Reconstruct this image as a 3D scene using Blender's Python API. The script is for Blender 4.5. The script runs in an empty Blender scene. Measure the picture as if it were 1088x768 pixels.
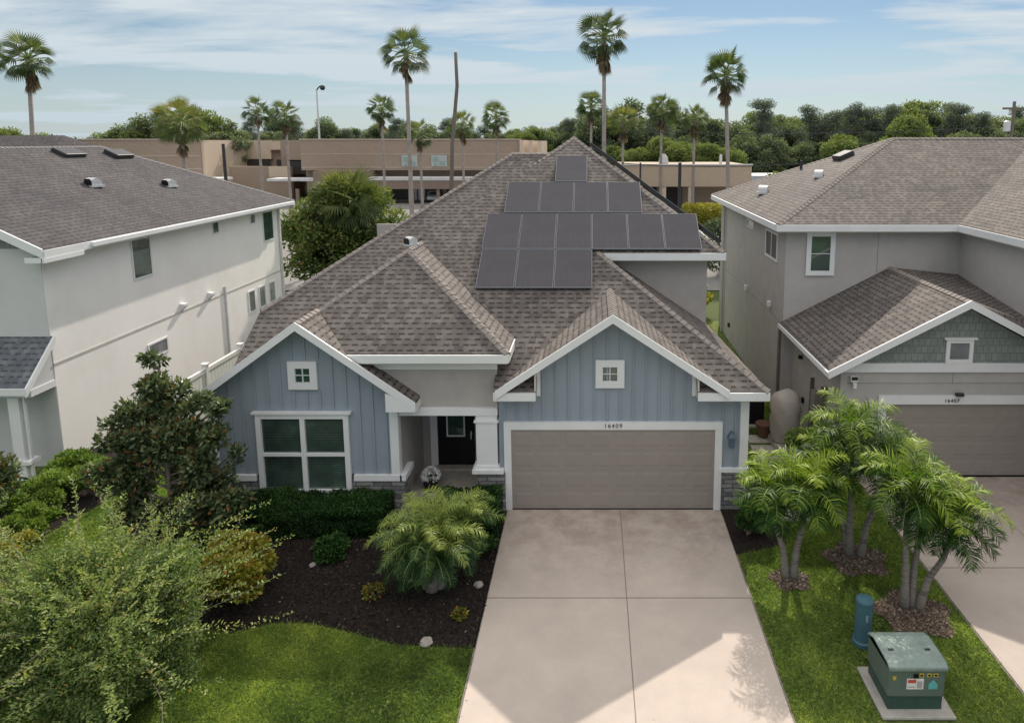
import bpy, math, random
import numpy as np
from mathutils import Vector, Matrix
random.seed(7); RNG=np.random.default_rng(11)
R=math.radians; PI=math.pi
sc=bpy.context.scene; COL=sc.collection
# ------------------------------------------------------------------ helpers
class MB:
    def __init__(s): s.v=[]; s.f=[]
    def poly(s,pts):
        n=len(s.v); s.v+= [tuple(p) for p in pts]; s.f.append(tuple(range(n,n+len(pts)))); return s
    def box(s,x0,x1,y0,y1,z0,z1):
        n=len(s.v)
        s.v+=[(x0,y0,z0),(x1,y0,z0),(x1,y1,z0),(x0,y1,z0),(x0,y0,z1),(x1,y0,z1),(x1,y1,z1),(x0,y1,z1)]
        for f in ((0,3,2,1),(4,5,6,7),(0,1,5,4),(1,2,6,5),(2,3,7,6),(3,0,4,7)): s.f.append(tuple(n+i for i in f))
        return s
    def prism(s,pts,vec):
        """extrude polygon pts by vec"""
        n=len(s.v); k=len(pts); vec=Vector(vec)
        s.v+=[tuple(p) for p in pts]+[tuple(Vector(p)+vec) for p in pts]
        s.f.append(tuple(range(n,n+k))); s.f.append(tuple(range(n+2*k-1,n+k-1,-1)))
        for i in range(k):
            j=(i+1)%k; s.f.append((n+i,n+k+i,n+k+j,n+j))
        return s
    def tube(s,path,rad,seg=8,cap=True):
        path=[Vector(p) for p in path]
        if not hasattr(rad,'__len__'): rad=[rad]*len(path)
        n0=len(s.v); up=None
        for i,p in enumerate(path):
            d=(path[min(i+1,len(path)-1)]-path[max(i-1,0)]).normalized()
            a=Vector((0,0,1)) if abs(d.z)<.9 else Vector((1,0,0))
            x=d.cross(a).normalized(); y=d.cross(x).normalized()
            for k in range(seg):
                t=2*PI*k/seg; s.v.append(tuple(p+x*math.cos(t)*rad[i]+y*math.sin(t)*rad[i]))
        for i in range(len(path)-1):
            for k in range(seg):
                a=n0+i*seg+k; b=n0+i*seg+(k+1)%seg; s.f.append((a,b,b+seg,a+seg))
        if cap:
            s.f.append(tuple(n0+k for k in range(seg))[::-1]); m=n0+(len(path)-1)*seg; s.f.append(tuple(m+k for k in range(seg)))
        return s
    def lathe(s,c,prof,seg=20):
        n0=len(s.v)
        for r,z in prof:
            for k in range(seg):
                t=2*PI*k/seg; s.v.append((c[0]+r*math.cos(t),c[1]+r*math.sin(t),c[2]+z))
        for i in range(len(prof)-1):
            for k in range(seg):
                a=n0+i*seg+k; b=n0+i*seg+(k+1)%seg; s.f.append((a,b,b+seg,a+seg))
        m=n0+(len(prof)-1)*seg; s.f.append(tuple(m+k for k in range(seg))); s.f.append(tuple(n0+k for k in range(seg))[::-1])
        return s
    def each(s,name,mat,parent=None,bevel=0):
        """one object per connected piece"""
        par=list(range(len(s.v)))
        def find(a):
            while par[a]!=a: par[a]=par[par[a]]; a=par[a]
            return a
        for f in s.f:
            for q in f[1:]: par[find(q)]=find(f[0])
        groups={}
        for f in s.f: groups.setdefault(find(f[0]),[]).append(f)
        out=[]
        for fs in groups.values():
            ids=sorted({i for f in fs for i in f}); mp_={i:k for k,i in enumerate(ids)}; m=MB(); m.v=[s.v[i] for i in ids]; m.f=[tuple(mp_[i] for i in f) for f in fs]
            out.append(m.build(name,mat,parent,bevel=bevel))
        return out
    def build(s,name,mat,parent=None,smooth=False,bevel=0):
        me=bpy.data.meshes.new(name); me.from_pydata(s.v,[],s.f); me.update()
        import bmesh
        bm=bmesh.new(); bm.from_mesh(me); 
        bmesh.ops.recalc_face_normals(bm,faces=bm.faces); bm.to_mesh(me); bm.free()
        uv=me.uv_layers.new(name='UVMap')
        for p in me.polygons:
            n=p.normal
            if abs(n.z)>.995: u=Vector((1,0,0)); v=Vector((0,1,0))
            else:
                u=Vector((0,0,1)).cross(n).normalized(); v=n.cross(u).normalized()
            for li in p.loop_indices:
                co=me.vertices[me.loops[li].vertex_index].co
                uv.data[li].uv=(co.dot(u),co.dot(v))
        if smooth: me.polygons.foreach_set('use_smooth',[True]*len(me.polygons))
        me.materials.append(mat)
        o=bpy.data.objects.new(name,me); COL.objects.link(o)
        if parent is not None: o.parent=parent; o.matrix_parent_inverse=parent.matrix_basis.inverted()
        if bevel:
            m=o.modifiers.new('b','BEVEL'); m.width=bevel; m.segments=2; m.limit_method='ANGLE'
        return o
def thing(name,label,cat,loc=(0,0,0),rz=0,group=None):
    o=bpy.data.objects.new(name,None); COL.objects.link(o); o.location=loc; o.rotation_euler=(0,0,rz); o.empty_display_size=.2
    o['label']=label; o['category']=cat
    if group: o['group']=group
    return o
def tag(o,label,cat,group=None,kind=None):
    o['label']=label; o['category']=cat
    if group: o['group']=group
    if kind: o['kind']=kind
    return o
def struct(o,label=None,cat=None):
    o['kind']='structure'
    o['label']=label or o.name.replace('_',' '); o['category']=cat or 'ground'
    return o
def copy_tree(o,parent=None):
    c=o.copy(); COL.objects.link(c)
    if parent is not None: c.parent=parent
    for ch in list(o.children): copy_tree(ch,c)
    return c
def mesh_np(name,V,F,mat,parent=None,tint=None,smooth=False):
    """V (n,3), F (m,k) with k 3 or 4"""
    V=np.asarray(V,dtype=np.float32); F=np.asarray(F,dtype=np.int32); k=F.shape[1]
    me=bpy.data.meshes.new(name); me.vertices.add(len(V)); me.vertices.foreach_set('co',V.ravel())
    me.loops.add(F.size); me.loops.foreach_set('vertex_index',F.ravel())
    me.polygons.add(len(F)); me.polygons.foreach_set('loop_start',np.arange(0,F.size,k,dtype=np.int32))
    me.polygons.foreach_set('loop_total',np.full(len(F),k,dtype=np.int32))
    if smooth: me.polygons.foreach_set('use_smooth',np.ones(len(F),dtype=bool))
    me.update(calc_edges=True)
    if tint is not None:
        a=me.attributes.new('tint','FLOAT','POINT'); a.data.foreach_set('value',np.asarray(tint,dtype=np.float32))
    me.materials.append(mat)
    o=bpy.data.objects.new(name,me); COL.objects.link(o)
    if parent is not None: o.parent=parent
    return o
def unit(a): return a/np.maximum(np.linalg.norm(a,axis=1,keepdims=True),1e-6)
def leaves(P,D,L,W,T,rng=RNG,fold=.25,droop=0.0):
    """one folded diamond leaf per point: P base, D direction, L length, W width, T tint -> V,F,tint"""
    n=len(P); D=unit(D); rnd=unit(rng.normal(size=(n,3))); S=unit(np.cross(D,rnd)); N=np.cross(S,D)
    L=np.broadcast_to(L,(n,))[:,None]; W=np.broadcast_to(W,(n,))[:,None]
    mid=P+D*L*.5+N*W*fold
    V=np.stack([P,mid+S*W*.5,P+D*L-N*W*droop,mid-S*W*.5],1).reshape(-1,3)
    F=np.arange(4*n).reshape(n,4); return V,F,np.repeat(T,4)
# ------------------------------------------------------------------ materials
def newmat(name):
    m=bpy.data.materials.new(name); m.use_nodes=True; nt=m.node_tree
    b=nt.nodes['Principled BSDF']; return m,nt,b
def N(nt,t,**k):
    n=nt.nodes.new(t)
    for a,v in k.items():
        if a in n.inputs.keys(): n.inputs[a].default_value=v
        else: setattr(n,a,v)
    return n
def ramp(nt,fac,stops):
    r=nt.nodes.new('ShaderNodeValToRGB'); e=r.color_ramp.elements
    while len(e)<len(stops): e.new(.5)
    for i,(p,c) in enumerate(stops): e[i].position=p; e[i].color=(*c,1)
    nt.links.new(fac,r.inputs[0]); return r.outputs[0]
def mixc(nt,fac,a,b,mode='MIX'):
    m=nt.nodes.new('ShaderNodeMix'); m.data_type='RGBA'; m.blend_type=mode
    for s,v in ((m.inputs[0],fac),(m.inputs[6],a),(m.inputs[7],b)):
        if hasattr(v,'links') or hasattr(v,'is_linked'): nt.links.new(v,s)
        else: s.default_value = v if not isinstance(v,tuple) else (*v,1)
    return m.outputs[2]
def noise(nt,scale,detail=4,rough=.6,co='Object',vscale=None):
    tc=nt.nodes.new('ShaderNodeTexCoord'); n=N(nt,'ShaderNodeTexNoise'); n.inputs['Scale'].default_value=scale; n.inputs['Detail'].default_value=detail; n.inputs['Roughness'].default_value=rough
    src=tc.outputs[co]
    if vscale:
        mp=nt.nodes.new('ShaderNodeMapping'); mp.inputs['Scale'].default_value=vscale; nt.links.new(src,mp.inputs[0]); src=mp.outputs[0]
    nt.links.new(src,n.inputs['Vector']); return n.outputs['Fac']
def bump(nt,b,h,strength=.3,dist=.02):
    bp=nt.nodes.new('ShaderNodeBump'); bp.inputs['Strength'].default_value=strength; bp.inputs['Distance'].default_value=dist
    nt.links.new(h,bp.inputs['Height']); nt.links.new(bp.outputs[0],b.inputs['Normal'])
def plain(name,c,rough=.7,var=.12,scale=3,metal=0,bs=.0,spec=.3,streak=False,dirt=None):
    m,nt,b=newmat(name)
    f=noise(nt,scale,5,.65,vscale=(1,1,.25) if streak else None)
    lo=tuple(x*(1-var) for x in c); hi=tuple(min(1,x*(1+var)) for x in c)
    col=ramp(nt,f,[(.3,lo),(.7,hi)])
    if dirt:
        f2=noise(nt,.6,6,.7); r2=ramp(nt,f2,[(.5,(0,0,0)),(.75,(.6,.6,.6))]); col=mixc(nt,r2,col,dirt)
    nt.links.new(col,b.inputs['Base Color']); b.inputs['Roughness'].default_value=rough; b.inputs['Metallic'].default_value=metal
    b.inputs['Specular IOR Level'].default_value=spec
    if bs: bump(nt,b,noise(nt,90,3),bs,.01)
    return m
def shingle(name,dark,mid,light,row=.165,dash=.23):
    m,nt,b=newmat(name)
    tc=nt.nodes.new('ShaderNodeTexCoord')
    nz=N(nt,'ShaderNodeTexNoise'); nz.inputs['Scale'].default_value=5; nt.links.new(tc.outputs['UV'],nz.inputs['Vector'])
    mp=nt.nodes.new('ShaderNodeVectorMath'); mp.operation='MULTIPLY_ADD'; mp.inputs[1].default_value=(.10,.012,.0)
    nt.links.new(nz.outputs['Color'],mp.inputs[0]); nt.links.new(tc.outputs['UV'],mp.inputs[2])
    def brick(w,off,sq):
        br=N(nt,'ShaderNodeTexBrick'); br.offset=off; br.offset_frequency=2; br.squash=sq; br.squash_frequency=3; nt.links.new(mp.outputs[0],br.inputs['Vector'])
        br.inputs['Scale'].default_value=1; br.inputs['Brick Width'].default_value=w; br.inputs['Row Height'].default_value=row
        br.inputs['Mortar Size'].default_value=.004; br.inputs['Mortar Smooth'].default_value=.3; br.inputs['Bias'].default_value=0
        br.inputs['Color1'].default_value=(0,0,0,1); br.inputs['Color2'].default_value=(1,1,1,1); br.inputs['Mortar'].default_value=(.4,.4,.4,1); return br
    br=brick(.17,.37,1.3); b2=brick(.205,.55,1.2)
    col=ramp(nt,br.outputs['Color'],[(.1,tuple(.35*d+.65*q for d,q in zip(dark,mid))),(.5,mid),(.95,tuple(.55*d+.45*q for d,q in zip(light,mid)))])
    sx=nt.nodes.new('ShaderNodeSeparateXYZ'); nt.links.new(mp.outputs[0],sx.inputs[0])
    d=N(nt,'ShaderNodeMath',operation='DIVIDE'); d.inputs[1].default_value=row; nt.links.new(sx.outputs['Y'],d.inputs[0])
    fr=N(nt,'ShaderNodeMath',operation='FRACT'); nt.links.new(d.outputs[0],fr.inputs[0])
    fl=N(nt,'ShaderNodeMath',operation='FLOOR'); nt.links.new(d.outputs[0],fl.inputs[0])
    w1=nt.nodes.new('ShaderNodeTexWhiteNoise'); w1.noise_dimensions='1D'; nt.links.new(fl.outputs[0],w1.inputs['W'])
    dv=N(nt,'ShaderNodeMath',operation='DIVIDE'); dv.inputs[1].default_value=dash; nt.links.new(sx.outputs['X'],dv.inputs[0])
    ad=N(nt,'ShaderNodeMath',operation='MULTIPLY_ADD'); ad.inputs[1].default_value=7.3; nt.links.new(w1.outputs['Value'],ad.inputs[0]); nt.links.new(dv.outputs[0],ad.inputs[2])
    fx=N(nt,'ShaderNodeMath',operation='FRACT'); nt.links.new(ad.outputs[0],fx.inputs[0])
    fi=N(nt,'ShaderNodeMath',operation='FLOOR'); nt.links.new(ad.outputs[0],fi.inputs[0])
    cv=nt.nodes.new('ShaderNodeCombineXYZ'); nt.links.new(fi.outputs[0],cv.inputs[0]); nt.links.new(fl.outputs[0],cv.inputs[1])
    w2=nt.nodes.new('ShaderNodeTexWhiteNoise'); w2.noise_dimensions='2D'; nt.links.new(cv.outputs[0],w2.inputs['Vector'])
    # dashes paint the shadow line below each tab; length differs per tab
    th=N(nt,'ShaderNodeMath',operation='MULTIPLY_ADD'); th.inputs[1].default_value=.35; th.inputs[2].default_value=-.12; nt.links.new(w2.outputs['Value'],th.inputs[0])
    fx2=N(nt,'ShaderNodeMath',operation='SUBTRACT'); nt.links.new(fx.outputs[0],fx2.inputs[0]); nt.links.new(th.outputs[0],fx2.inputs[1])
    band=ramp(nt,fr.outputs[0],[(.0,(.55,.55,.55)),(.06,(1,1,1)),(.26,(.9,.9,.9)),(.40,(0,0,0))])
    tab=ramp(nt,fx2.outputs[0],[(.0,(.22,.22,.22)),(.05,(1,1,1)),(.58,(1,1,1)),(.66,(.15,.15,.15))])
    k=mixc(nt,1.0,band,tab,'MULTIPLY')
    col=mixc(nt,k,col,tuple(x*.80 for x in dark))
    g=noise(nt,60,3,.7); gr=ramp(nt,g,[(.3,(.82,.82,.82)),(.7,(1.18,1.17,1.15))]); col=mixc(nt,1.0,col,gr,'MULTIPLY')
    big=noise(nt,.45,5,.7); bg=ramp(nt,big,[(.3,(.80,.80,.82)),(.7,(1.18,1.16,1.12))]); col=mixc(nt,1.0,col,bg,'MULTIPLY')
    mid_=noise(nt,2.6,5,.8); mg=ramp(nt,mid_,[(.3,(.80,.79,.79)),(.7,(1.22,1.21,1.2))]); col=mixc(nt,1.0,col,mg,'MULTIPLY')
    nt.links.new(col,b.inputs['Base Color']); b.inputs['Roughness'].default_value=.85; b.inputs['Specular IOR Level'].default_value=.25
    inv=N(nt,'ShaderNodeMath',operation='SUBTRACT'); inv.inputs[0].default_value=1; nt.links.new(fr.outputs[0],inv.inputs[1])
    add=N(nt,'ShaderNodeMath',operation='MULTIPLY_ADD'); add.inputs[1].default_value=.5; nt.links.new(b2.outputs['Color'],add.inputs[0]); nt.links.new(inv.outputs[0],add.inputs[2])
    bump(nt,b,add.outputs[0],.5,.012); return m
def brickmat(name,c1,c2,mortar,bw,rh,ms=.01,var=.2,squash=1,rough=.85,bs=.5,offset=.5):
    m,nt,b=newmat(name); tc=nt.nodes.new('ShaderNodeTexCoord'); br=N(nt,'ShaderNodeTexBrick'); br.offset=offset; br.squash=squash
    nt.links.new(tc.outputs['UV'],br.inputs['Vector']); br.inputs['Scale'].default_value=1
    br.inputs['Brick Width'].default_value=bw; br.inputs['Row Height'].default_value=rh; br.inputs['Mortar Size'].default_value=ms
    br.inputs['Color1'].default_value=(*c1,1); br.inputs['Color2'].default_value=(*c2,1); br.inputs['Mortar'].default_value=(*mortar,1)
    g=noise(nt,12,5,.7); gr=ramp(nt,g,[(.3,(1-var,)*3),(.7,(1+var,)*3)]); col=mixc(nt,1.0,br.outputs['Color'],gr,'MULTIPLY')
    nt.links.new(col,b.inputs['Base Color']); b.inputs['Roughness'].default_value=rough
    bump(nt,b,br.outputs['Color'],bs,.01); return m
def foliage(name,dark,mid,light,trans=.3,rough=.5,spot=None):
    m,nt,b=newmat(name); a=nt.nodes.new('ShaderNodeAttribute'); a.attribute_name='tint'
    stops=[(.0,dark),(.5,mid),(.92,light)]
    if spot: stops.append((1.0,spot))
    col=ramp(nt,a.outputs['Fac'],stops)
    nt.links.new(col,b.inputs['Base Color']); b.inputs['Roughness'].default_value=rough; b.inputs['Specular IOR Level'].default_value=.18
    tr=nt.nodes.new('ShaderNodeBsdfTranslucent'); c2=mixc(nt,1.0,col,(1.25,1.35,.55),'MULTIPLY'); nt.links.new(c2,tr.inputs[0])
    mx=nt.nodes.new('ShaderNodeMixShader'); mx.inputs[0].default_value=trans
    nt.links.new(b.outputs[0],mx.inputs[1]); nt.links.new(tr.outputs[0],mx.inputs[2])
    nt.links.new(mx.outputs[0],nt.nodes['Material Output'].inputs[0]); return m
def glass(name,c=(.02,.05,.04),rough=.06,blind=None,bt=(.12,.2,.17)):
    m,nt,b=newmat(name)
    if blind:
        tc=nt.nodes.new('ShaderNodeTexCoord'); sx=nt.nodes.new('ShaderNodeSeparateXYZ'); nt.links.new(tc.outputs['UV'],sx.inputs[0])
        d=N(nt,'ShaderNodeMath',operation='DIVIDE'); d.inputs[1].default_value=blind; nt.links.new(sx.outputs['Y'],d.inputs[0])
        fr=N(nt,'ShaderNodeMath',operation='FRACT'); nt.links.new(d.outputs[0],fr.inputs[0])
        col=ramp(nt,fr.outputs[0],[(.0,c),(.3,bt),(.85,bt),(1,c)])
        gv=ramp(nt,noise(nt,1.1,3,.6),[(.35,(.6,.6,.6)),(.55,(1,1,1)),(.7,(1.9,1.8,1.75))]); col=mixc(nt,1.0,col,gv,'MULTIPLY')  # blotchy tone paints reflected surroundings onto the panes
        nt.links.new(col,b.inputs['Base Color'])
    else:
        col=ramp(nt,noise(nt,1.5,3),[(.3,c),(.7,tuple(min(1,x*1.8) for x in c))]); nt.links.new(col,b.inputs['Base Color'])
    b.inputs['Roughness'].default_value=rough; b.inputs['Specular IOR Level'].default_value=.9; b.inputs['Coat Weight'].default_value=.4; b.inputs['Coat Roughness'].default_value=.03
    return m
M={}
M['white']=plain('white_trim',(.74,.75,.76),.5,.05,1.2)
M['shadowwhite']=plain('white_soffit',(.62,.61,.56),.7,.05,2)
M['blue']=plain('blue_siding',(.285,.333,.385),.6,.07,1.5,streak=True)
M['greige']=plain('grey_stucco',(.40,.375,.36),.9,.07,2,bs=.25)
M['rhstucco']=plain('taupe_stucco',(.445,.425,.41),.9,.08,1.5,bs=.25,dirt=(.39,.365,.335))
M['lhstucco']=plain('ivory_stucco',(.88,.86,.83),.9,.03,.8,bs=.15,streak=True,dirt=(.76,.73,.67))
M['lhshade']=plain('shaded_stucco',(.60,.60,.605),.9,.05,1,bs=.1)  # same stucco in a greyer tone, front wall shade put into the colour
M['sh_main']=shingle('brown_shingle',(.050,.044,.042),(.145,.131,.124),(.200,.183,.173))
M['sh_left']=shingle('grey_shingle',(.044,.041,.044),(.078,.074,.079),(.102,.097,.103))
M['sh_right']=shingle('taupe_shingle',(.055,.048,.045),(.142,.129,.121),(.190,.173,.163))
M['cap']=plain('ridge_cap_shingle',(.25,.22,.20),.85,.25,8,bs=.3)
M['door']=plain('taupe_garage_door',(.30,.265,.24),.55,.04,1)
M['panel_gap']=plain('dark_gasket',(.03,.03,.03),.8)
M['stone']=brickmat('stacked_stone',(.30,.29,.285),(.13,.135,.145),(.07,.07,.07),.42,.11,.012,.35)
M['shake']=brickmat('sage_shake_siding',(.255,.285,.27),(.20,.23,.22),(.13,.15,.145),.16,.2,.008,.1,bs=.4)
M['black']=plain('black_paint',(.012,.012,.015),.35)
M['darkmetal']=plain('dark_metal',(.05,.05,.055),.5,metal=.3)
M['galv']=plain('galvanised_metal',(.62,.63,.64),.45,.1,4,metal=.2)
M['glass']=glass('window_glass')
M['glassb']=glass('window_glass_with_blinds',blind=.06,c=(.03,.052,.045),bt=(.065,.10,.085))
M['glassg']=glass('green_screen_glass',c=(.035,.065,.052),blind=.05,bt=(.05,.095,.075))
M['greyglass']=glass('grey_glass',c=(.12,.13,.15),blind=.05,bt=(.22,.23,.25))
M['bark']=plain('bark',(.16,.135,.115),.95,.35,14,bs=.5)
M['palmbark']=plain('grey_palm_trunk',(.17,.155,.14),.9,.2,9,bs=.3,streak=False)
def ringed(name,c):
    m,nt,b=newmat(name); f=noise(nt,3.5,3,.6,vscale=(.3,.3,5)); g=noise(nt,22,5,.7)
    col=ramp(nt,f,[(.36,tuple(x*.55 for x in c)),(.46,c),(.7,tuple(x*1.25 for x in c))]); gr=ramp(nt,g,[(.3,(.75,.75,.75)),(.7,(1.2,1.2,1.2))]); col=mixc(nt,1.0,col,gr,'MULTIPLY')
    nt.links.new(col,b.inputs['Base Color']); b.inputs['Roughness'].default_value=.95; bump(nt,b,f,.6,.02); return m
M['palmbark']=ringed('ringed_palm_trunk',(.20,.18,.16))
M['crownshaft']=plain('green_crownshaft',(.20,.26,.08),.5,.15,4)
M['farbark']=plain('far_palm_trunk',(.30,.265,.245),.95,.2,2)
M['vinyl']=plain('white_vinyl',(.78,.78,.77),.4,.03)
M['tarp']=plain('beige_cover',(.40,.36,.33),.85,.08,5,bs=.2)
M['terra']=plain('terracotta',(.13,.065,.045),.8)
def concrete(name,c,lo):
    m,nt,b=newmat(name)
    f=noise(nt,.9,8,.72); col=ramp(nt,f,[(.35,tuple(x*.9 for x in c)),(.65,tuple(x*1.05 for x in c))])
    g=noise(nt,45,4,.7); gr=ramp(nt,g,[(.3,(.93,)*3),(.7,(1.06,)*3)]); col=mixc(nt,1.0,col,gr,'MULTIPLY')
    # dirt near the house: grows with y
    tc=nt.nodes.new('ShaderNodeTexCoord'); sx=nt.nodes.new('ShaderNodeSeparateXYZ'); nt.links.new(tc.outputs['Object'],sx.inputs[0])
    mr=N(nt,'ShaderNodeMapRange'); mr.inputs[1].default_value=lo; mr.inputs[2].default_value=lo+3.2; mr.inputs[3].default_value=0; mr.inputs[4].default_value=1; nt.links.new(sx.outputs['Y'],mr.inputs[0])
    f2=noise(nt,1.1,9,.78); r2=ramp(nt,f2,[(.40,(0,0,0)),(.60,(1,1,1))])
    mm=mixc(nt,1.0,r2,mr.outputs[0],'MULTIPLY'); mm2=mixc(nt,1.0,mm,(.8,.8,.8),'MULTIPLY'); col=mixc(nt,mm2,col,tuple(x*v for x,v in zip(c,(.58,.53,.52))))
    st=noise(nt,7,3,.5); sr=ramp(nt,st,[(.73,(0,0,0)),(.76,(.5,.5,.5))]); col=mixc(nt,sr,col,tuple(x*.62 for x in c))
    nt.links.new(col,b.inputs['Base Color']); b.inputs['Roughness'].default_value=.9; b.inputs['Specular IOR Level'].default_value=.2
    bump(nt,b,g,.12,.01); return m
M['concrete']=concrete('driveway_concrete',(.51,.44,.385),11.8)
M['concreteR']=concrete('neighbour_concrete',(.49,.42,.375),13.5)
M['joint']=plain('joint_dark',(.22,.19,.17),.95)
M['padc']=plain('pad_concrete',(.40,.375,.34),.9,.15,6,bs=.2)
def groundmat(name,stops,scale,detail=8,bs=.4,big=None):
    m,nt,b=newmat(name); f=noise(nt,scale,detail,.75); col=ramp(nt,f,stops)
    if big:
        g=noise(nt,big,4,.6); gr=ramp(nt,g,[(.35,(.75,.8,.8)),(.65,(1.2,1.15,1.0))]); col=mixc(nt,1.0,col,gr,'MULTIPLY')
    nt.links.new(col,b.inputs['Base Color']); b.inputs['Roughness'].default_value=.95; b.inputs['Specular IOR Level'].default_value=.15
    bump(nt,b,noise(nt,scale*2,4,.7),bs,.03); return m
M['lawn']=groundmat('lawn_soil',[(.3,(.05,.075,.027)),(.55,(.15,.20,.055)),(.8,(.30,.32,.11))],14,big=.7)
M['mulch']=groundmat('mulch',[(.3,(.010,.008,.008)),(.55,(.030,.023,.020)),(.72,(.09,.07,.058)),(.85,(.22,.19,.165))],16,bs=1)
M['mulchtan']=groundmat('tan_mulch',[(.3,(.08,.05,.035)),(.5,(.22,.155,.115)),(.7,(.42,.33,.26))],14,bs=1)
M['ground']=groundmat('far_ground',[(.3,(.05,.075,.025)),(.6,(.10,.125,.045)),(.8,(.16,.17,.08))],.25,bs=.1)
M['asphalt']=groundmat('parking_asphalt',[(.3,(.20,.195,.185)),(.7,(.27,.26,.245))],.6,bs=.05)
M['grass']=foliage('grass_blades',(.060,.100,.034),(.21,.305,.07),(.56,.59,.16),.6,.8)
M['hedge']=foliage('hedge_leaves',(.010,.028,.010),(.030,.075,.020),(.07,.15,.035),.2,.4)
M['magnolia']=foliage('magnolia_leaves',(.020,.036,.018),(.060,.095,.045),(.21,.25,.12),.18,.35,spot=(.24,.12,.04))
M['fineleaf']=foliage('fine_leaves',(.050,.085,.035),(.17,.24,.085),(.37,.43,.17),.35,.5,spot=(.40,.27,.08))
M['yellowleaf']=foliage('yellow_green_leaves',(.05,.065,.012),(.20,.215,.035),(.42,.38,.07),.3,.45,spot=(.45,.17,.04))
M['gardenleaf']=foliage('garden_leaves',(.03,.065,.015),(.10,.18,.035),(.25,.34,.08),.3,.45)
M['palmleaf']=foliage('palm_leaflets',(.010,.032,.008),(.042,.112,.016),(.30,.40,.04),.30,.45)
M['pygmy']=foliage('pygmy_palm_leaflets',(.014,.040,.014),(.050,.115,.040),(.34,.40,.09),.28,.35)
M['fanleaf']=foliage('fan_palm_leaves',(.022,.040,.018),(.065,.098,.04),(.18,.20,.07),.3,.7,spot=(.30,.27,.10))
M['deadleaf']=foliage('dead_fronds',(.09,.065,.045),(.18,.135,.095),(.28,.22,.15),.2,.9)
M['treeleaf']=foliage('hazed_tree_leaves',(.065,.088,.066),(.125,.168,.098),(.26,.305,.16),.2,.6)  # leaf colours lightened, distance haze painted in
M['pineleaf']=foliage('hazed_pine_needles',(.085,.11,.10),(.14,.17,.14),(.20,.235,.18),.2,.6)  # paler, bluer needles carry the aerial haze in their colour
M['lightleaf']=foliage('light_tree_leaves',(.06,.10,.035),(.14,.19,.065),(.27,.31,.11),.3,.6,spot=(.34,.25,.09))
M['chips']=foliage('mulch_chips',(.10,.072,.055),(.32,.25,.20),(.65,.57,.49),0,.9)
M['darkchips']=foliage('dark_mulch_chips',(.008,.006,.006),(.032,.025,.022),(.28,.24,.21),0,.9)
M['petal']=foliage('petals',(.55,.55,.6),(.75,.75,.78),(.85,.85,.85),.1,.6)
M['mall']=brickmat('tan_block_wall',(.36,.275,.215),(.335,.255,.20),(.30,.23,.18),.8,.4,.02,.05,bs=.05)
M['mallcream']=plain('lit_cream_wall',(.60,.49,.38),.9,.05,.3)
M['malldark']=plain('dark_storefront',(.05,.045,.045),.4)
M['mallband']=plain('brown_fascia',(.27,.205,.17),.9,.05,.5)
M['awning']=plain('white_canopy_edge',(.62,.62,.62),.7)
M['tan2']=brickmat('tan_stucco_low',(.47,.37,.28),(.45,.35,.265),(.42,.33,.25),.8,.4,.02,.05,bs=.05)
M['signwhite']=plain('sign_face',(.42,.45,.44),.6,.04)
M['signgreen']=plain('sign_teal',(.27,.38,.37),.6)
M['wood']=plain('pole_wood',(.17,.145,.13),.95,.2,5)
M['pedestal']=plain('pedestal_plastic',(.055,.13,.165),.5,.12,5)
M['trans']=plain('transformer_green',(.115,.15,.13),.42,.14,3,dirt=(.13,.20,.17))
M['transtop']=plain('transformer_lid_green',(.21,.27,.245),.4,.25,4,dirt=(.38,.42,.39))
M['sticker']=plain('sticker_white',(.72,.70,.68),.5); M['red']=plain('sticker_red',(.55,.08,.07),.5); M['yellow']=plain('sticker_yellow',(.55,.40,.05),.5); M['teal']=plain('sticker_teal',(.12,.42,.42),.5)
M['rock']=plain('pale_rock',(.33,.30,.27),.9,.15,8,bs=.5)
M['ceramic']=plain('blue_grey_ceramic',(.09,.13,.18),.4)
M['tyre']=plain('tyre_rubber',(.02,.02,.02),.8)
# ------------------------------------------------------------------ world, sun, camera
SUN=Vector((.26,1.23,1.0)).normalized()
el=math.asin(SUN.z); az=math.atan2(SUN.x,SUN.y)
w=bpy.data.worlds.new('World'); sc.world=w; w.use_nodes=True; nt=w.node_tree
bg=nt.nodes['Background']; sky=nt.nodes.new('ShaderNodeTexSky'); sky.sky_type='NISHITA'; sky.sun_disc=False
sky.sun_elevation=el; sky.sun_rotation=az; sky.air_density=1.0; sky.dust_density=.35; sky.ozone_density=2.2; sky.altitude=0
tc=nt.nodes.new('ShaderNodeTexCoord'); sx=nt.nodes.new('ShaderNodeSeparateXYZ'); nt.links.new(tc.outputs['Generated'],sx.inputs[0])
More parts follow.
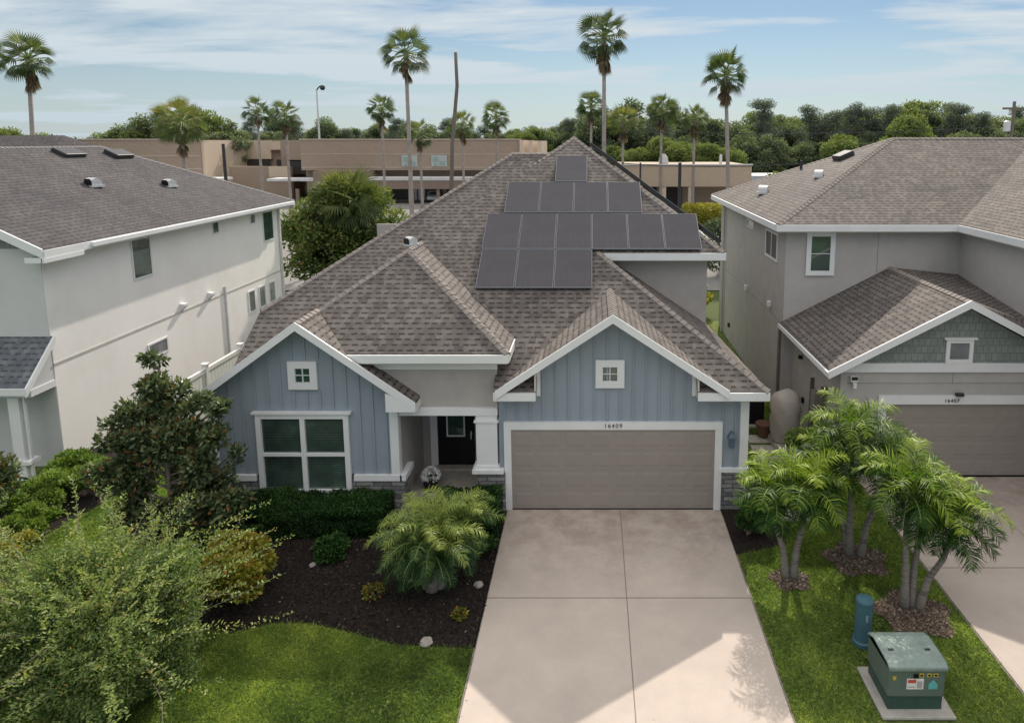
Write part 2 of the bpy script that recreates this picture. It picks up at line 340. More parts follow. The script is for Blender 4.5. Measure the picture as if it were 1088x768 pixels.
# project the direction on a cloud plane so that clouds stretch to the horizon
zz=N(nt,'ShaderNodeMath',operation='ADD'); zz.inputs[1].default_value=.07; nt.links.new(sx.outputs['Z'],zz.inputs[0])
zm=N(nt,'ShaderNodeMath',operation='MAXIMUM'); zm.inputs[1].default_value=.03; nt.links.new(zz.outputs[0],zm.inputs[0])
dx=N(nt,'ShaderNodeMath',operation='DIVIDE'); nt.links.new(sx.outputs['X'],dx.inputs[0]); nt.links.new(zm.outputs[0],dx.inputs[1])
dy=N(nt,'ShaderNodeMath',operation='DIVIDE'); nt.links.new(sx.outputs['Y'],dy.inputs[0]); nt.links.new(zm.outputs[0],dy.inputs[1])
cb=nt.nodes.new('ShaderNodeCombineXYZ'); nt.links.new(dx.outputs[0],cb.inputs[0]); nt.links.new(dy.outputs[0],cb.inputs[1])
mp=nt.nodes.new('ShaderNodeMapping'); mp.inputs['Scale'].default_value=(.40,.75,1); mp.inputs['Location'].default_value=(1.3,3.7,0); mp.inputs['Rotation'].default_value=(0,0,.06); nt.links.new(cb.outputs[0],mp.inputs[0])
cn=N(nt,'ShaderNodeTexNoise'); cn.inputs['Scale'].default_value=1.0; cn.inputs['Detail'].default_value=9; cn.inputs['Roughness'].default_value=.56; cn.inputs['Distortion'].default_value=.35; nt.links.new(mp.outputs[0],cn.inputs['Vector'])
cr=ramp(nt,cn.outputs['Fac'],[(.44,(0,0,0)),(.50,(.55,.55,.55)),(.57,(1,1,1))])
hz=N(nt,'ShaderNodeMapRange'); hz.inputs[1].default_value=0; hz.inputs[2].default_value=.17; hz.inputs[3].default_value=.70; hz.inputs[4].default_value=.06; nt.links.new(sx.outputs['Z'],hz.inputs[0])
hi=N(nt,'ShaderNodeMapRange'); hi.inputs[1].default_value=.25; hi.inputs[2].default_value=.6; hi.inputs[3].default_value=.0; hi.inputs[4].default_value=.72; nt.links.new(sx.outputs['Z'],hi.inputs[0])  # extra cover overhead, out of view, added to raise the fill light
mxf=N(nt,'ShaderNodeMath',operation='MAXIMUM'); nt.links.new(cr,mxf.inputs[0]); nt.links.new(hz.outputs[0],mxf.inputs[1])
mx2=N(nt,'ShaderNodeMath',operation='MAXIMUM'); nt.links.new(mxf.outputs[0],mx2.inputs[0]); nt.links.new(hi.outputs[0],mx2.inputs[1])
# unseen overhead cloud, added for fill light, is brighter than the horizon veil
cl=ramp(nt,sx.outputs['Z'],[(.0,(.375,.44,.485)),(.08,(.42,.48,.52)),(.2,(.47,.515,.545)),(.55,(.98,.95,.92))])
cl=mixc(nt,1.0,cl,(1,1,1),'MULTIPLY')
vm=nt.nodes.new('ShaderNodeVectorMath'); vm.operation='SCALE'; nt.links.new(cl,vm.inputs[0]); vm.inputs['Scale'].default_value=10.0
skyt=mixc(nt,1.0,sky.outputs[0],(.40,.465,.50),'MULTIPLY')
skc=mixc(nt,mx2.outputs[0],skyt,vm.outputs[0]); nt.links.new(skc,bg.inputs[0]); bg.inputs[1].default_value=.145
L=bpy.data.lights.new('Sun','SUN'); L.energy=4.3; L.angle=R(.6); L.color=(1,.91,.79)
lo=bpy.data.objects.new('Sun',L); COL.objects.link(lo); lo.rotation_euler=SUN.to_track_quat('Z','Y').to_euler()
cam=bpy.data.cameras.new('Camera'); co=bpy.data.objects.new('Camera',cam); COL.objects.link(co); sc.camera=co
co.location=(0,0,8.82); co.rotation_euler=(R(90-8.4),0,0); cam.lens=725/1088*36; cam.sensor_width=36
cam.shift_x=-(630-544)/1088; cam.shift_y=-(384-257)/1088; cam.clip_end=3000; cam.clip_start=.1
sc.view_settings.view_transform='Standard'; sc.view_settings.look='None'; sc.view_settings.exposure=0
sc.render.engine='CYCLES'
# ------------------------------------------------------------------ ground
def sheet(name,pts,z,mat,thick=0):
    m=MB()
    if thick: m.prism([(x,y,z) for x,y in pts],(0,0,-thick))
    else: m.poly([(x,y,z) for x,y in pts])
    return m.build(name,mat)
struct(sheet('ground',[(-900,-60),(900,-60),(900,2200),(-900,2200)],-.06,M['ground']),'grassy ground reaching out to the horizon')
struct(sheet('lawn',[(-25,-2),(16,-2),(16,33),(-25,33)],-.03,M['lawn']),'green lawn around the houses')
struct(sheet('parking_lot',[(-120,40),(60,40),(60,100),(-120,100)],-.02,M['asphalt']),'pale grey parking lot behind the houses')
def driveway(name,x0,x1,y0,y1,mat,xs,ys,label):
    o=MB().box(x0,x1,y0,y1,-.15,0).build(name,mat); struct(o,label)
    j=MB()
    for x in xs: j.box(x-.009,x+.009,y0,y1,.001,.0025)
    for y in ys: j.box(x0,x1,y-.009,y+.009,.0035,.005)
    j.box(x0-.04,x0-.002,y0,y1-.2,-.1,-.012); j.box(x1+.002,x1+.04,y0,y1-.2,-.1,-.012)  # dark strips paint the shaded gap along both driveway edges
    jj=j.build('control_joint',M['joint'],o)
driveway('driveway',-2.06,3.08,-2,15.42,M['concrete'],[.66],[12.17,6.2],'tan concrete driveway in front of the blue house')
driveway('neighbor_driveway',6.98,13.2,-2,17.02,M['concreteR'],[9.75],[13.12,7.2],'tan concrete driveway of the right hand house')
BED=[(-9.5,12.3),(-7.6,11.5),(-6.57,11.21),(-5.94,11.48),(-5.23,11.48),(-4.27,11.2),(-3.5,10.93),(-2.08,10.86),(-2.08,15.3),(-2.3,15.4),(-9.3,15.4),(-10.6,15.4),(-10.8,13.3)]
struct(sheet('mulch_bed',BED,-.012,M['mulch']),'dark mulch bed in front of the blue house')
SIDE=[(-14.5,9),(-12.9,9),(-12.7,13),(-12.3,15),(-11.9,16.4),(-12.2,18.2),(-12.5,30),(-14.5,30)]
struct(sheet('side_bed',SIDE,-.012,M['mulch']),'mulch bed along the white house')
GBED=[(3.1,13.6),(4.3,14.0),(4.5,16.5),(3.1,16.5)]
struct(sheet('corner_bed',GBED,-.012,M['mulch']),'dark mulch bed at the garage corner')
def inpoly(P,poly):
    x,y=P[:,0],P[:,1]; ins=np.zeros(len(P),bool); n=len(poly)
    for i in range(n):
        x1,y1=poly[i]; x2,y2=poly[(i+1)%n]
        c=((y1>y)!=(y2>y))&(x<(x2-x1)*(y-y1)/(y2-y1+1e-12)+x1); ins^=c
    return ins
def smooth_noise(P,s,seed):
    r=np.random.default_rng(seed); out=np.zeros(len(P))
    for k in range(6):
        a=r.uniform(0,2*PI); f=s*r.uniform(.6,1.8); ph=r.uniform(0,6.28)
        out+=np.sin((P[:,0]*math.cos(a)+P[:,1]*math.sin(a))*f+ph)
    return out/6
def grass(name,poly,excl,n,label,h=.05,seed=3):
    r=np.random.default_rng(seed); a=np.array(poly); P=np.column_stack([r.uniform(a[:,0].min(),a[:,0].max(),n),r.uniform(a[:,1].min(),a[:,1].max(),n)])
    k=inpoly(P,poly)
    for e in excl:
        if len(e)==3: k&=((P[:,0]-e[0])**2+((P[:,1]-e[1])*1.1)**2>(e[2]*(1+.15*np.sin(5*np.arctan2(P[:,1]-e[1],P[:,0]-e[0]))))**2)
        else: k&=~inpoly(P+.03*r.normal(size=P.shape),e)
    P=P[k]; n=len(P); hh=h*.75*(.6+.8*r.random(n)); t=r.uniform(0,2*PI,n); w=.009+.007*r.random(n)
    lean=r.normal(size=(n,2))*1.15*hh[:,None]
    B=np.column_stack([P,np.full(n,-.03)]); dxy=np.column_stack([np.cos(t)*w,np.sin(t)*w,np.zeros(n)])
    T=B+np.column_stack([lean,hh])
    V=np.stack([B-dxy,B+dxy,T],1).reshape(-1,3); F=np.arange(3*n).reshape(n,3)
    tn=np.clip(.42+.34*smooth_noise(P,1.3,seed)+.24*smooth_noise(P,6,seed+1)+.16*r.normal(size=n),0,1)
    o=mesh_np(name,V,F,M['grass'],tint=np.repeat(tn,3)); tag(o,label,'grass',kind='stuff'); return o
RINGS=[(4.02,12.74,.38),(5.62,13.42,.62),(6.05,11.72,.68)]
grass('grass',[(3.12,7.5),(6.96,7.5),(6.96,17),(5.4,26),(3.7,26),(3.12,16)],RINGS+[GBED,[(4.42,9.1),(5.68,9.1),(5.68,10.42),(4.42,10.42)]],150000,'short green turf in the strip between the two driveways',seed=5)
grass('grass',[(-8.5,7.8),(-2.1,7.8),(-2.1,11.6),(-8.5,12.2)],[BED],110000,'short green turf beside the left edge of the driveway',seed=9)
grass('grass',[(-12.85,9),(-8.6,9),(-9.2,13.5),(-10.4,15.4),(-9.4,18),(-9.4,22),(-12.1,22),(-12.0,16.4),(-12.6,13)],[BED,SIDE],90000,'sunlit turf between the magnolia and the white house',seed=12,h=.07)
def chips(name,polyorring,n,mat,label,seed,z=.0):
    r=np.random.default_rng(seed)
    if len(polyorring)==3:
        cx,cy,rr=polyorring; t=r.uniform(0,2*PI,n); q=rr*np.sqrt(r.random(n))*(1+.15*np.sin(5*t)); P=np.column_stack([cx+q*np.cos(t),cy+q*np.sin(t)/1.1]); hz=.05*(1-(q/rr)**2).clip(0)
    else:
        a=np.array(polyorring); P=np.column_stack([r.uniform(a[:,0].min(),a[:,0].max(),n),r.uniform(a[:,1].min(),a[:,1].max(),n)]); P=P[inpoly(P,polyorring)]; hz=np.zeros(len(P))
    n=len(P); D=r.normal(size=(n,3)); D[:,2]*=.35
    V,F,T=leaves(np.column_stack([P,z+hz+.012*r.random(n)]),D,.03+.05*r.random(n),.012+.02*r.random(n),np.clip(r.beta(1.3,3.5,n),0,1),r)
    return tag(mesh_np(name,V,F,mat,tint=T),label,'mulch',kind='stuff')
for i,(rg,lab) in enumerate(zip(RINGS,['tan wood chips around the two-trunk palm by the driveway','tan wood chips around the tall middle palm','pale wood chips around the three-trunk palm behind the green cabinet'])):
    pts=[(rg[0]+rg[2]*(1+.15*math.sin(5*2*PI*k/40))*math.cos(2*PI*k/40),rg[1]+rg[2]*(1+.15*math.sin(5*2*PI*k/40))*math.sin(2*PI*k/40)/1.1) for k in range(40)]
    struct(sheet('mulch_ring',pts,-.004,M['mulchtan']),lab.replace('wood chips','mulch ring'))
    chips('wood_chips',rg,1400 if i==0 else 3600,M['chips'],lab,20+i)
chips('mulch_chips',BED,14000,M['darkchips'],'dark bark chips scattered over the front planting bed',31)
# ------------------------------------------------------------------ house parts helpers
def cap_strip(mb,a,b,wd=.16,th=.035,step=.2):
    """ridge/hip cap made of overlapping bent shingles from a (low) to b (high)"""
    a=Vector(a); b=Vector(b); d=(b-a); Ln=d.length; d.normalize(); side=d.cross(Vector((0,0,1))).normalized(); up=side.cross(d).normalized()
    n=max(2,int(Ln/step))
    for i in range(n):
        p=a+d*(Ln*i/n); q=a+d*(Ln*(i+1)/n+.02)
        l=th+.012; h=th
        v=len(mb.v)
        for c,o in ((p,l),(q,h-.01)):
            mb.v+=[tuple(c-side*wd/2-up*(wd*.28)+up*o),tuple(c+up*o),tuple(c+side*wd/2-up*(wd*.28)+up*o),tuple(c-side*wd/2-up*(wd*.28+.03)),tuple(c+side*wd/2-up*(wd*.28+.03))]
        mb.f+=[(v,v+1,v+6,v+5),(v+1,v+2,v+7,v+6),(v+3,v,v+5,v+8),(v+2,v+4,v+9,v+7),(v,v+3,v+4,v+2,v+1)]
def hood_vent(parent,x,y,z,rz=0,s=1.0,flip=False):
    """rounded goose neck hood on a flashing plate"""
    m=MB(); m.box(-.17,.17,-.16,.22,-.03,.03)
    prof=[]
    for k in range(9):
        t=PI*k/8; prof.append((-.15*math.cos(t)*1.0,.10+.14*math.sin(t)))
    pts=[(-.16,u-.0,v) for u,v in [( -.15,.0)]+prof+[(.15,.0)]]
    m.prism([(-.15,p[1],p[2]) for p in pts],(.30,0,0))
    v=m.build('roof_vent',M['galv'],None); v.location=(x,y,z); v.rotation_euler=(0,0,rz); v.scale=(s,s,s); v.parent=parent
    k=MB(); k.prism([(-.135,-.17,.03),(.135,-.17,.03),(.135,-.17,.16),(.09,-.17,.215),(-.09,-.17,.215),(-.135,-.17,.16)],(0,.012,0)); kk=k.build('opening',M['black'],None); kk.parent=v
    return v
def window(parent,name,plane,a0,a1,z0,z1,pos,frame=.09,mull_v=(),mull_h=(),mat=None,out=-1,head=False,depth=.05,bar=.045,label=None,trim=True):
    """plane 'Y': wall facing -Y at y=pos; plane 'X': wall facing out (+1/-1) at x=pos"""
    f=MB()
    def bx(m,u0,u1,v0,v1,d0,d1):
        if plane=='Y': m.box(u0,u1,pos-d1,pos-d0,v0,v1)
        else:
            xa,xb=sorted((pos+out*d0,pos+out*d1)); m.box(xa,xb,u0,u1,v0,v1)
    fr=frame
    bx(f,a0,a0+fr,z0,z1,0,depth); bx(f,a1-fr,a1,z0,z1,0,depth); bx(f,a0+fr,a1-fr,z0,z0+fr,0,depth); bx(f,a0+fr,a1-fr,z1-fr,z1,0,depth)
    if head: bx(f,a0-.07,a1+.07,z1,z1+.05,0,depth+.04); 
    win=f.build(name,M['white'],parent)
    if label: win['label']=label
    g=MB(); bx(g,a0+fr,a1-fr,z0+fr,z1-fr,0,.012); g.build('pane',mat or M['glassb'],win)
    if mull_v or mull_h:
        b=MB()
        for u in mull_v: bx(b,u-bar/2,u+bar/2,z0+fr,z1-fr,.012,depth-.012)
        for v in mull_h:
            us=[a0+fr]+[u for u in mull_v]+[a1-fr]
            for i in range(len(us)-1): bx(b,us[i]+(bar/2 if i else 0),us[i+1]-(bar/2 if i<len(us)-2 else 0),v-bar*.35,v+bar*.35,.012,depth-.016)
        b.each('glazing_bar',M['white'],win)
    return win
def text_obj(parent,txt,x,y,z,size,mat,name='house_number'):
    cu=bpy.data.curves.new(name,'FONT'); cu.body=txt; cu.size=size; cu.extrude=.008; cu.align_x='CENTER'; cu.align_y='CENTER'; cu.space_character=1.25
    t=bpy.data.objects.new('tmp',cu); COL.objects.link(t)
    me=bpy.data.meshes.new_from_object(t.evaluated_get(bpy.context.evaluated_depsgraph_get())); bpy.data.objects.remove(t)
    me.materials.clear(); me.materials.append(mat)
    o=bpy.data.objects.new(name,me); COL.objects.link(o); o.parent=parent; o.location=Vector((x,y,z))-parent.location; o.rotation_euler=(R(90),0,0); return o
def garage_door(parent,x0,x1,z0,z1,y,cols,mat):
    m=MB(); m.box(x0,x1,y-.03,y+.02,z0,z1)
    rows=4; rh=(z1-z0)/rows; cw=(x1-x0)/cols
    for r in range(rows):
        if r: m.box(x0,x1,y-.034,y-.0305,z0+r*rh-.006,z0+r*rh+.006)
    d=m.build('garage_door',mat,parent)
    p=MB()
    for r in range(rows):
        for c in range(cols):
            a=x0+c*cw+.07; b=x0+(c+1)*cw-.07; lo=z0+r*rh+.08; hi=z0+(r+1)*rh-.08
            # raised frame of each panel and bevelled field
            o0=[(a,y-.031,lo),(b,y-.031,lo),(b,y-.031,hi),(a,y-.031,hi)]; k=.045
            i0=[(a+k,y-.038,lo+k),(b-k,y-.038,lo+k),(b-k,y-.038,hi-k),(a+k,y-.038,hi-k)]
            n=len(p.v); p.v+=o0+i0; p.f.append((n+4,n+5,n+6,n+7))
            for q in range(4): w_=(q+1)%4; p.f.append((n+q,n+w_,n+4+w_,n+4+q))
    p.build('raised_panel',mat,d)
    s=MB().box(x0,x1,y-.04,y-.0,z0-.0,z0+.03).build('weather_seal',M['black'],d)
    return d
def gable_wall(mb,x0,x1,y,zb,apx,apz,slope,zt_l,zt_r,thick=.15):
    pts=[(x0,y,zb),(x1,y,zb),(x1,y,zt_r),(apx,y,apz),(x0,y,zt_l)]; mb.prism(pts,(0,thick,0))
def rake(mb,p,q,h=.2,ty=.05,y=None):
    """white rake fascia board along p->q (top edge), height h, thickness ty in y towards viewer"""
    p=Vector(p); q=Vector(q); mb.prism([p,q,q-Vector((0,0,h)),p-Vector((0,0,h))],(0,-ty,0))
# ------------------------------------------------------------------ MAIN HOUSE
H=thing('blue_house','single family house with blue board and batten gables, brown shingle roof and two-car garage','house',(0,15.45,0))
S=.667
def zA(y): return 3.11+S*(y-15.05)
PK=(-.65,23.8,8.945)
rf=MB(); T=(0,0,-.07)
e1=(4.08,15.05,3.11); e2=(.17,18.97,zA(18.97)); e3=(3.70,18.97,zA(18.97))
# front slope in pieces around the garage gable
GA=(.45,15.05,4.92)   # garage gable apex
yg=15.05+(4.92-3.11)/S
rf.prism([(2.42,15.05,3.11),e1,e2,e3,PK,(-4.93,19.52,zA(19.52)),(-4.93,17.6,zA(17.6)),(-3.4,17.6,zA(17.6)),(-3.4,16.1,zA(16.1)),(-2.3,16.1,zA(16.1)),(-2.3,15.05,3.11),(-1.32,15.05,3.11),(-1.32,15.6,zA(15.6)),(2.42,15.6,zA(15.6))],T)
# right steep slope, rear, left slope of the upper roof
rf.prism([e3,(3.70,28.6,e3[2]),PK],T); rf.prism([(3.70,28.6,e3[2]),(-5.4,28.6,e3[2]),PK],T)
rf.prism([PK,(-5.4,28.6,e3[2]),(-9.0,28.6,3.4),(-4.93,19.52,zA(19.52))],T)
# lower right slope beside the upper storey wall
rf.prism([e1,(3.36,19.4,3.5),(.17,19.4,5.66),e2],T)
# left wing (set lower) with hip
bx=-9.2; by=18.41; bz=4.18
rf.prism([(bx,16.0,bz-S*2.41),(bx,by,bz),(bx+6.3,by+6.3,bz+4.2),(-1.2,by+6.3,bz+4.2),(-1.2,16.0,bz-S*2.41)],T)
rf.prism([(bx,by,bz),(bx,by+12.6,bz),(bx+6.3,by+6.3,bz+4.2)],T); rf.prism([(bx,by+12.6,bz),(-1.2,by+12.6,bz),(-1.2,by+6.3,bz+4.2),(bx+6.3,by+6.3,bz+4.2)],T)
# porch roof C
CA=(-4.93,18.03,5.955); CR=(-1.95,15.1,4.0); CB=(-4.93,19.5,5.955)
rf.prism([(-7.87,15.1,4.0),CR,CA],T) if False else None
# its front face ends on the left gable roof (valley)
LGs=.72; LGx=-6.72; LGz=4.76
def zL(x): return LGz-LGs*abs(x-LGx)
vx=LGx+(LGz-4.0)/LGs
rf.prism([(vx-.05,15.1,4.0),CR,CA,(LGx-.02,16.24,4.76),(LGx+.02,16.18,4.72)],T)
rf.prism([CR,(-1.95,16.40,4.0),CB,CA],T)
rf.prism([CA,CB,(-7.2,19.5,4.44),(-7.2,15.8,4.44)],T)
# garage gable roof
rf.prism([GA,(.45,yg,4.92),(3.10,15.05+.02,3.15),(3.10,15.0,3.15)],T)
rf.prism([GA,(.45,yg,4.92),(-2.21,15.07,3.15),(-2.21,15.0,3.15)],T)
# left gable roof
rf.prism([(LGx,14.95,LGz),(LGx,19.5,LGz),(-4.10,19.5,zL(-4.10)),(-4.10,14.95,zL(-4.10))],T)
rf.prism([(LGx,14.95,LGz),(LGx,19.5,LGz),(-9.4,19.5,zL(-9.4)),(-9.4,14.95,zL(-9.4))],T)
roof=rf.build('roof',M['sh_main'],H)
def caps(mat,par,*ab):
    for a,b in ab:
        q=MB(); cap_strip(q,a,b,.2); q.build('ridge_cap',mat,par)
caps(M['cap'],roof,(e1,e2),(CB,PK),(e3,PK),((bx,by,bz),(bx+6.3,by+6.3,bz+4.2)),((bx+6.3,by+6.3,bz+4.2),(-1.4,by+6.3,bz+4.2)),(CR,CA),(CA,CB),((LGx,16.2,4.72),CA),(GA,(.45,yg,4.92)),((LGx,14.95,LGz),(LGx,16.2,LGz)))
hv=[(-8.55,17.75,zL(-8.55)+.0,0,1.0)]
def zB(y): return bz+S*(y-by)
hood_vent(roof,-8.30,16.9,zB(16.9)+.10,R(-35),1.15)
k=hood_vent(roof,-5.05,18.72,5.98,R(-40),.9)
hood_vent(roof,-4.45,23.6,7.05,R(-30),1.1)
# fascia and gutters
fa=MB()
fa.box(2.42,4.08,15.0,15.05,2.90,3.09); fa.box(-2.3,-1.32,15.0,15.05,2.90,3.09)
fa.box(.3,3.74,18.90,18.96,5.50,5.70); fa.box(3.70,3.75,18.97,28.6,5.50,5.70)
fa.box(vx+.02,-1.93,15.03,15.09,3.79,3.98); fa.box(-1.97,-1.92,15.1,16.6,3.79,3.98)
rake(fa,(.45,15.0,4.95),(3.14,15.0,3.155),.2); rake(fa,(.45,14.999,4.95),(-2.25,14.999,3.15),.2)
rake(fa,(LGx,14.95,4.79),(-4.07,14.95,zL(-4.07)+.03),.2); rake(fa,(LGx,14.949,4.79),(-9.42,14.949,zL(-9.42)+.03),.2)
fa.prism([(-4.10,14.95,zL(-4.10)-.03),(-4.10,14.95,zL(-4.1)-.2),(-4.75,14.95,zL(-4.1)-.2),(-4.75,14.95,zL(-4.75)-.22)],(0,-.045,0))
fa.box(-4.13,-4.08,14.95,15.5,zL(-4.10)-.24,zL(-4.1)-.075)
fa.each('fascia',M['white'],H)
sf=MB()
for (ax,az,x2,z2,y0,y1) in ((.45,4.85,3.08,3.09,15.0,15.6),(.45,4.85,-2.2,3.08,15.0,15.6),(LGx,4.69,-4.12,zL(-4.12)-.07,14.95,15.4),(LGx,4.69,-9.38,zL(-9.38)-.07,14.95,15.4)):
    sf.prism([(ax,y0,az),(x2,y0,z2),(x2,y1,z2),(ax,y1,az)],(0,0,-.03))
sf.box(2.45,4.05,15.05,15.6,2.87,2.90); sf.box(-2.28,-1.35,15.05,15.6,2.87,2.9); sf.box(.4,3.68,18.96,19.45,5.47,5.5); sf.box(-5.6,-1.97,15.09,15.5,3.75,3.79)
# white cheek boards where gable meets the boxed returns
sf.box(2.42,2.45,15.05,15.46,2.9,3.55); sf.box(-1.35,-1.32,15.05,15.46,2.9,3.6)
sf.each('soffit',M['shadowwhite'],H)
cb=MB(); cb.box(2.34,2.418,15.395,15.449,2.87,3.52); cb.box(-1.318,-1.24,15.395,15.449,2.87,3.58); cb.each('corner_board',M['white'],H)
# walls
gw=MB()
yw=15.45
gx0,gx1=-2.26,3.68
# garage wall around the door
gw.prism([(-2.24,yw,2.23),(3.66,yw,2.23),(3.66,yw,2.9),(2.4,yw,2.92),(2.4,yw,3.48),(.45,yw,4.8),(-1.3,yw,3.64),(-1.3,yw,2.92),(-2.24,yw,2.9)],(0,.15,0))
gw.box(-2.24,-2.12,yw,yw+.15,1.04,2.23); gw.box(3.08,3.66,yw,yw+.15,1.04,2.23)
# battens
x=-2.1
while x<3.6:
    top=min(4.68,4.78-S*abs(x-.45)) if -1.25<x<2.35 else 2.87
    lo=2.26 if -2.1<x<3.08 else 1.06
    if x<-2.0: lo=1.06
    gw.box(x-.019,x+.019,yw-.03,yw+.001,lo,top); x+=.305
gw.build('garage_siding',M['blue'],H)
lw=MB(); yl=15.35
lw.prism([(-8.95,yl,.95),(-4.63,yl,.95),(-4.63,yl,zL(-4.63)-.12),(LGx,yl,LGz-.1),(-8.95,yl,zL(-8.95)-.12)],(0,.15,0))
x=-8.85
while x<-4.7:
    top=zL(x)-.14; lo=2.6 if -8.05<x<-5.65 else .98
    if -7.15<x<-6.4:
        lw.box(x-.019,x+.019,yl-.03,yl+.001,2.6,3.04); lo=3.8
    if top>lo: lw.box(x-.019,x+.019,yl-.03,yl+.001,lo,top)
    x+=.305
lw.build('gable_siding',M['blue'],H)
st=MB(); st.box(-8.98,-7.96,15.31,15.52,-.1,.80); st.box(-7.955,-5.755,15.312,15.52,-.1,.45); st.box(-5.75,-4.6,15.31,15.52,-.1,.80); st.box(3.05,3.7,15.41,15.62,-.1,.97); st.box(-2.75,-2.1,15.33,15.62,-.1,.97); st.box(-4.6,-4.5,15.31,15.75,-.1,.80)
st.each('stone_base',M['stone'],H)
tr=MB()
tr.box(-9.0,-8.03,15.27,15.36,.80,.945); tr.box(-5.70,-4.56,15.27,15.36,.80,.945); tr.box(-4.60,-4.46,15.27,16.0,.801,.944)
tr.box(3.02,3.74,15.36,15.47,.97,1.07); tr.box(3.66,3.74,15.47,19,.97,1.07)
tr.box(3.50,3.70,15.39,15.449,1.07,2.86); tr.box(3.661,3.701,15.449,15.6,1.07,2.86)
tr.box(-4.80,-4.60,15.29,15.349,.945,2.62); tr.box(-4.629,-4.595,15.349,15.50,.945,2.55); tr.box(-9.0,-8.88,15.29,15.349,.945,zL(-8.95)-.18)
# garage door surround
tr.box(-2.12,-1.95,15.38,15.449,-.0,2.04); tr.box(2.91,3.08,15.38,15.449,0,2.04); tr.box(-2.12,3.08,15.375,15.449,2.04,2.23)
# portico beam, frieze
tr.box(-4.59,-2.26,15.36,15.56,2.40,2.58); tr.box(-5.3,-2.25,15.40,15.449,3.52,3.75)
tr.each('trim',M['white'],H)
sw=MB()
sw.box(-5.6,-2.265,15.45,15.6,2.58,3.76)          # stucco above the porch
sw.box(-2.40,-2.262,15.6,19.5,2.58,3.9)
sw.box(-4.75,-4.6,15.5,17.5,-.1,2.6)                # porch left wall
sw.box(-4.75,-2.2,17.5,17.65,-.1,3)              # porch back wall
sw.box(-2.35,-2.25,15.62,17.5,-.1,2.58)
sw.box(.2,3.3,19.4,19.55,3.2,5.5); sw.box(3.15,3.299,19.55,28.3,0,5.5)   # upper storey
sw.box(-8.98,-8.85,15.5,30,-.1,3.0); sw.box(3.1,3.25,19.4,28.3,-.1,3.2)
sw.prism([(3.66,15.6,-.1),(3.66,15.6,2.9),(3.2,19.4,2.9),(3.2,19.4,-.1)],(-.1,0,0)); sw.box(-9,3.3,28.2,28.3,-.1,5.4)
sw.each('stucco_wall',M['greige'],H)
pc=MB().box(-4.6,-2.35,15.7,17.5,2.55,2.6); pc.build('porch_ceiling',M['shadowwhite'],H)
pf=MB().box(-4.6,-2.35,14.9,17.5,-.12,.08); pf.build('porch_floor',M['padc'],H)
cl=MB(); cl.box(-2.78,-2.28,15.38,15.75,1.07,2.40); cl.box(-2.82,-2.24,15.35,15.79,2.22,2.27); cl.box(-2.88,-2.13,15.28,15.80,.97,1.06); cl.box(-2.82,-2.24,15.34,15.78,1.06,1.14)
cl.each('porch_column',M['white'],H)
dr=MB(); dr.box(-4.18,-3.2,17.44,17.5,.08,2.2); d=dr.build('front_door',M['black'],H)
MB().box(-4.38,-4.19,17.44,17.499,.08,2.3).each('door_frame',M['white'],d); 
fr=MB(); fr.box(-3.94,-3.90,17.415,17.44,.95,2.02); fr.box(-3.48,-3.44,17.415,17.44,.95,2.02); fr.box(-3.9,-3.48,17.415,17.44,.95,.99); fr.box(-3.9,-3.48,17.415,17.44,1.98,2.02); fr.each('glass_frame',M['white'],d)
MB().box(-3.9,-3.48,17.425,17.438,.99,1.98).build('glass',M['glass'],d)
MB().box(-3.3,-3.25,17.38,17.44,1.0,1.06).box(-3.29,-3.26,17.37,17.40,.9,1.12).build('handle',M['galv'],d)
MB().box(-4.25,-3.15,17.2,17.44,.08,.14).build('doorstep',M['padc'],H)
garage_door(H,-1.95,2.91,0,2.04,15.44,8,M['door'])
window(H,'front_window','Y',-7.95,-5.76,.46,2.48,15.34,.12,mull_v=(-6.855,),mull_h=(1.46,),mat=M['glassb'],head=True,depth=.085,bar=.11,label='large double window of the left blue gable')
window(H,'attic_window','Y',-7.12,-6.44,3.07,3.75,15.34,.17,mull_v=(-6.78,),mull_h=(3.41,),mat=M['glass'],depth=.06,bar=.02,label='small four-pane window high in the left gable')
window(H,'attic_window','Y',.06,.74,3.07,3.75,15.44,.17,mull_v=(.40,),mull_h=(3.41,),mat=M['glass'],depth=.06,bar=.02,label='small four-pane window above the garage door')
text_obj(H,'16409',.48,15.372,2.135,.145,M['darkmetal'])
lm=MB(); lm.box(3.24,3.36,15.30,15.42,1.62,1.86); lm.prism([(3.2,15.28,1.86),(3.4,15.28,1.86),(3.3,15.36,2.0)],(0,.14,0)); lm.box(3.28,3.32,15.36,15.449,1.9,1.94)
l_=lm.build('wall_lantern',M['ceramic'],H)
# ------------------------------------------------------------------ solar panels
def mat_solar():
    m,nt,b=newmat('solar_cells'); tc=nt.nodes.new('ShaderNodeTexCoord'); br=N(nt,'ShaderNodeTexBrick'); br.offset=0; nt.links.new(tc.outputs['UV'],br.inputs['Vector'])
    br.inputs['Scale'].default_value=1; br.inputs['Brick Width'].default_value=.158; br.inputs['Row Height'].default_value=.158; br.inputs['Mortar Size'].default_value=.003
    br.inputs['Color1'].default_value=(.030,.026,.034,1); br.inputs['Color2'].default_value=(.036,.031,.040,1); br.inputs['Mortar'].default_value=(.012,.012,.015,1)
    col=mixc(nt,1.0,br.outputs['Color'],ramp(nt,noise(nt,.7,3),[(.3,(.85,.85,.9)),(.7,(1.2,1.12,1.1))]),'MULTIPLY')
    nt.links.new(col,b.inputs['Base Color']); b.inputs['Roughness'].default_value=.10; b.inputs['Specular IOR Level'].default_value=.6; b.inputs['Coat Weight'].default_value=.25; b.inputs['Coat Roughness'].default_value=.12; return m
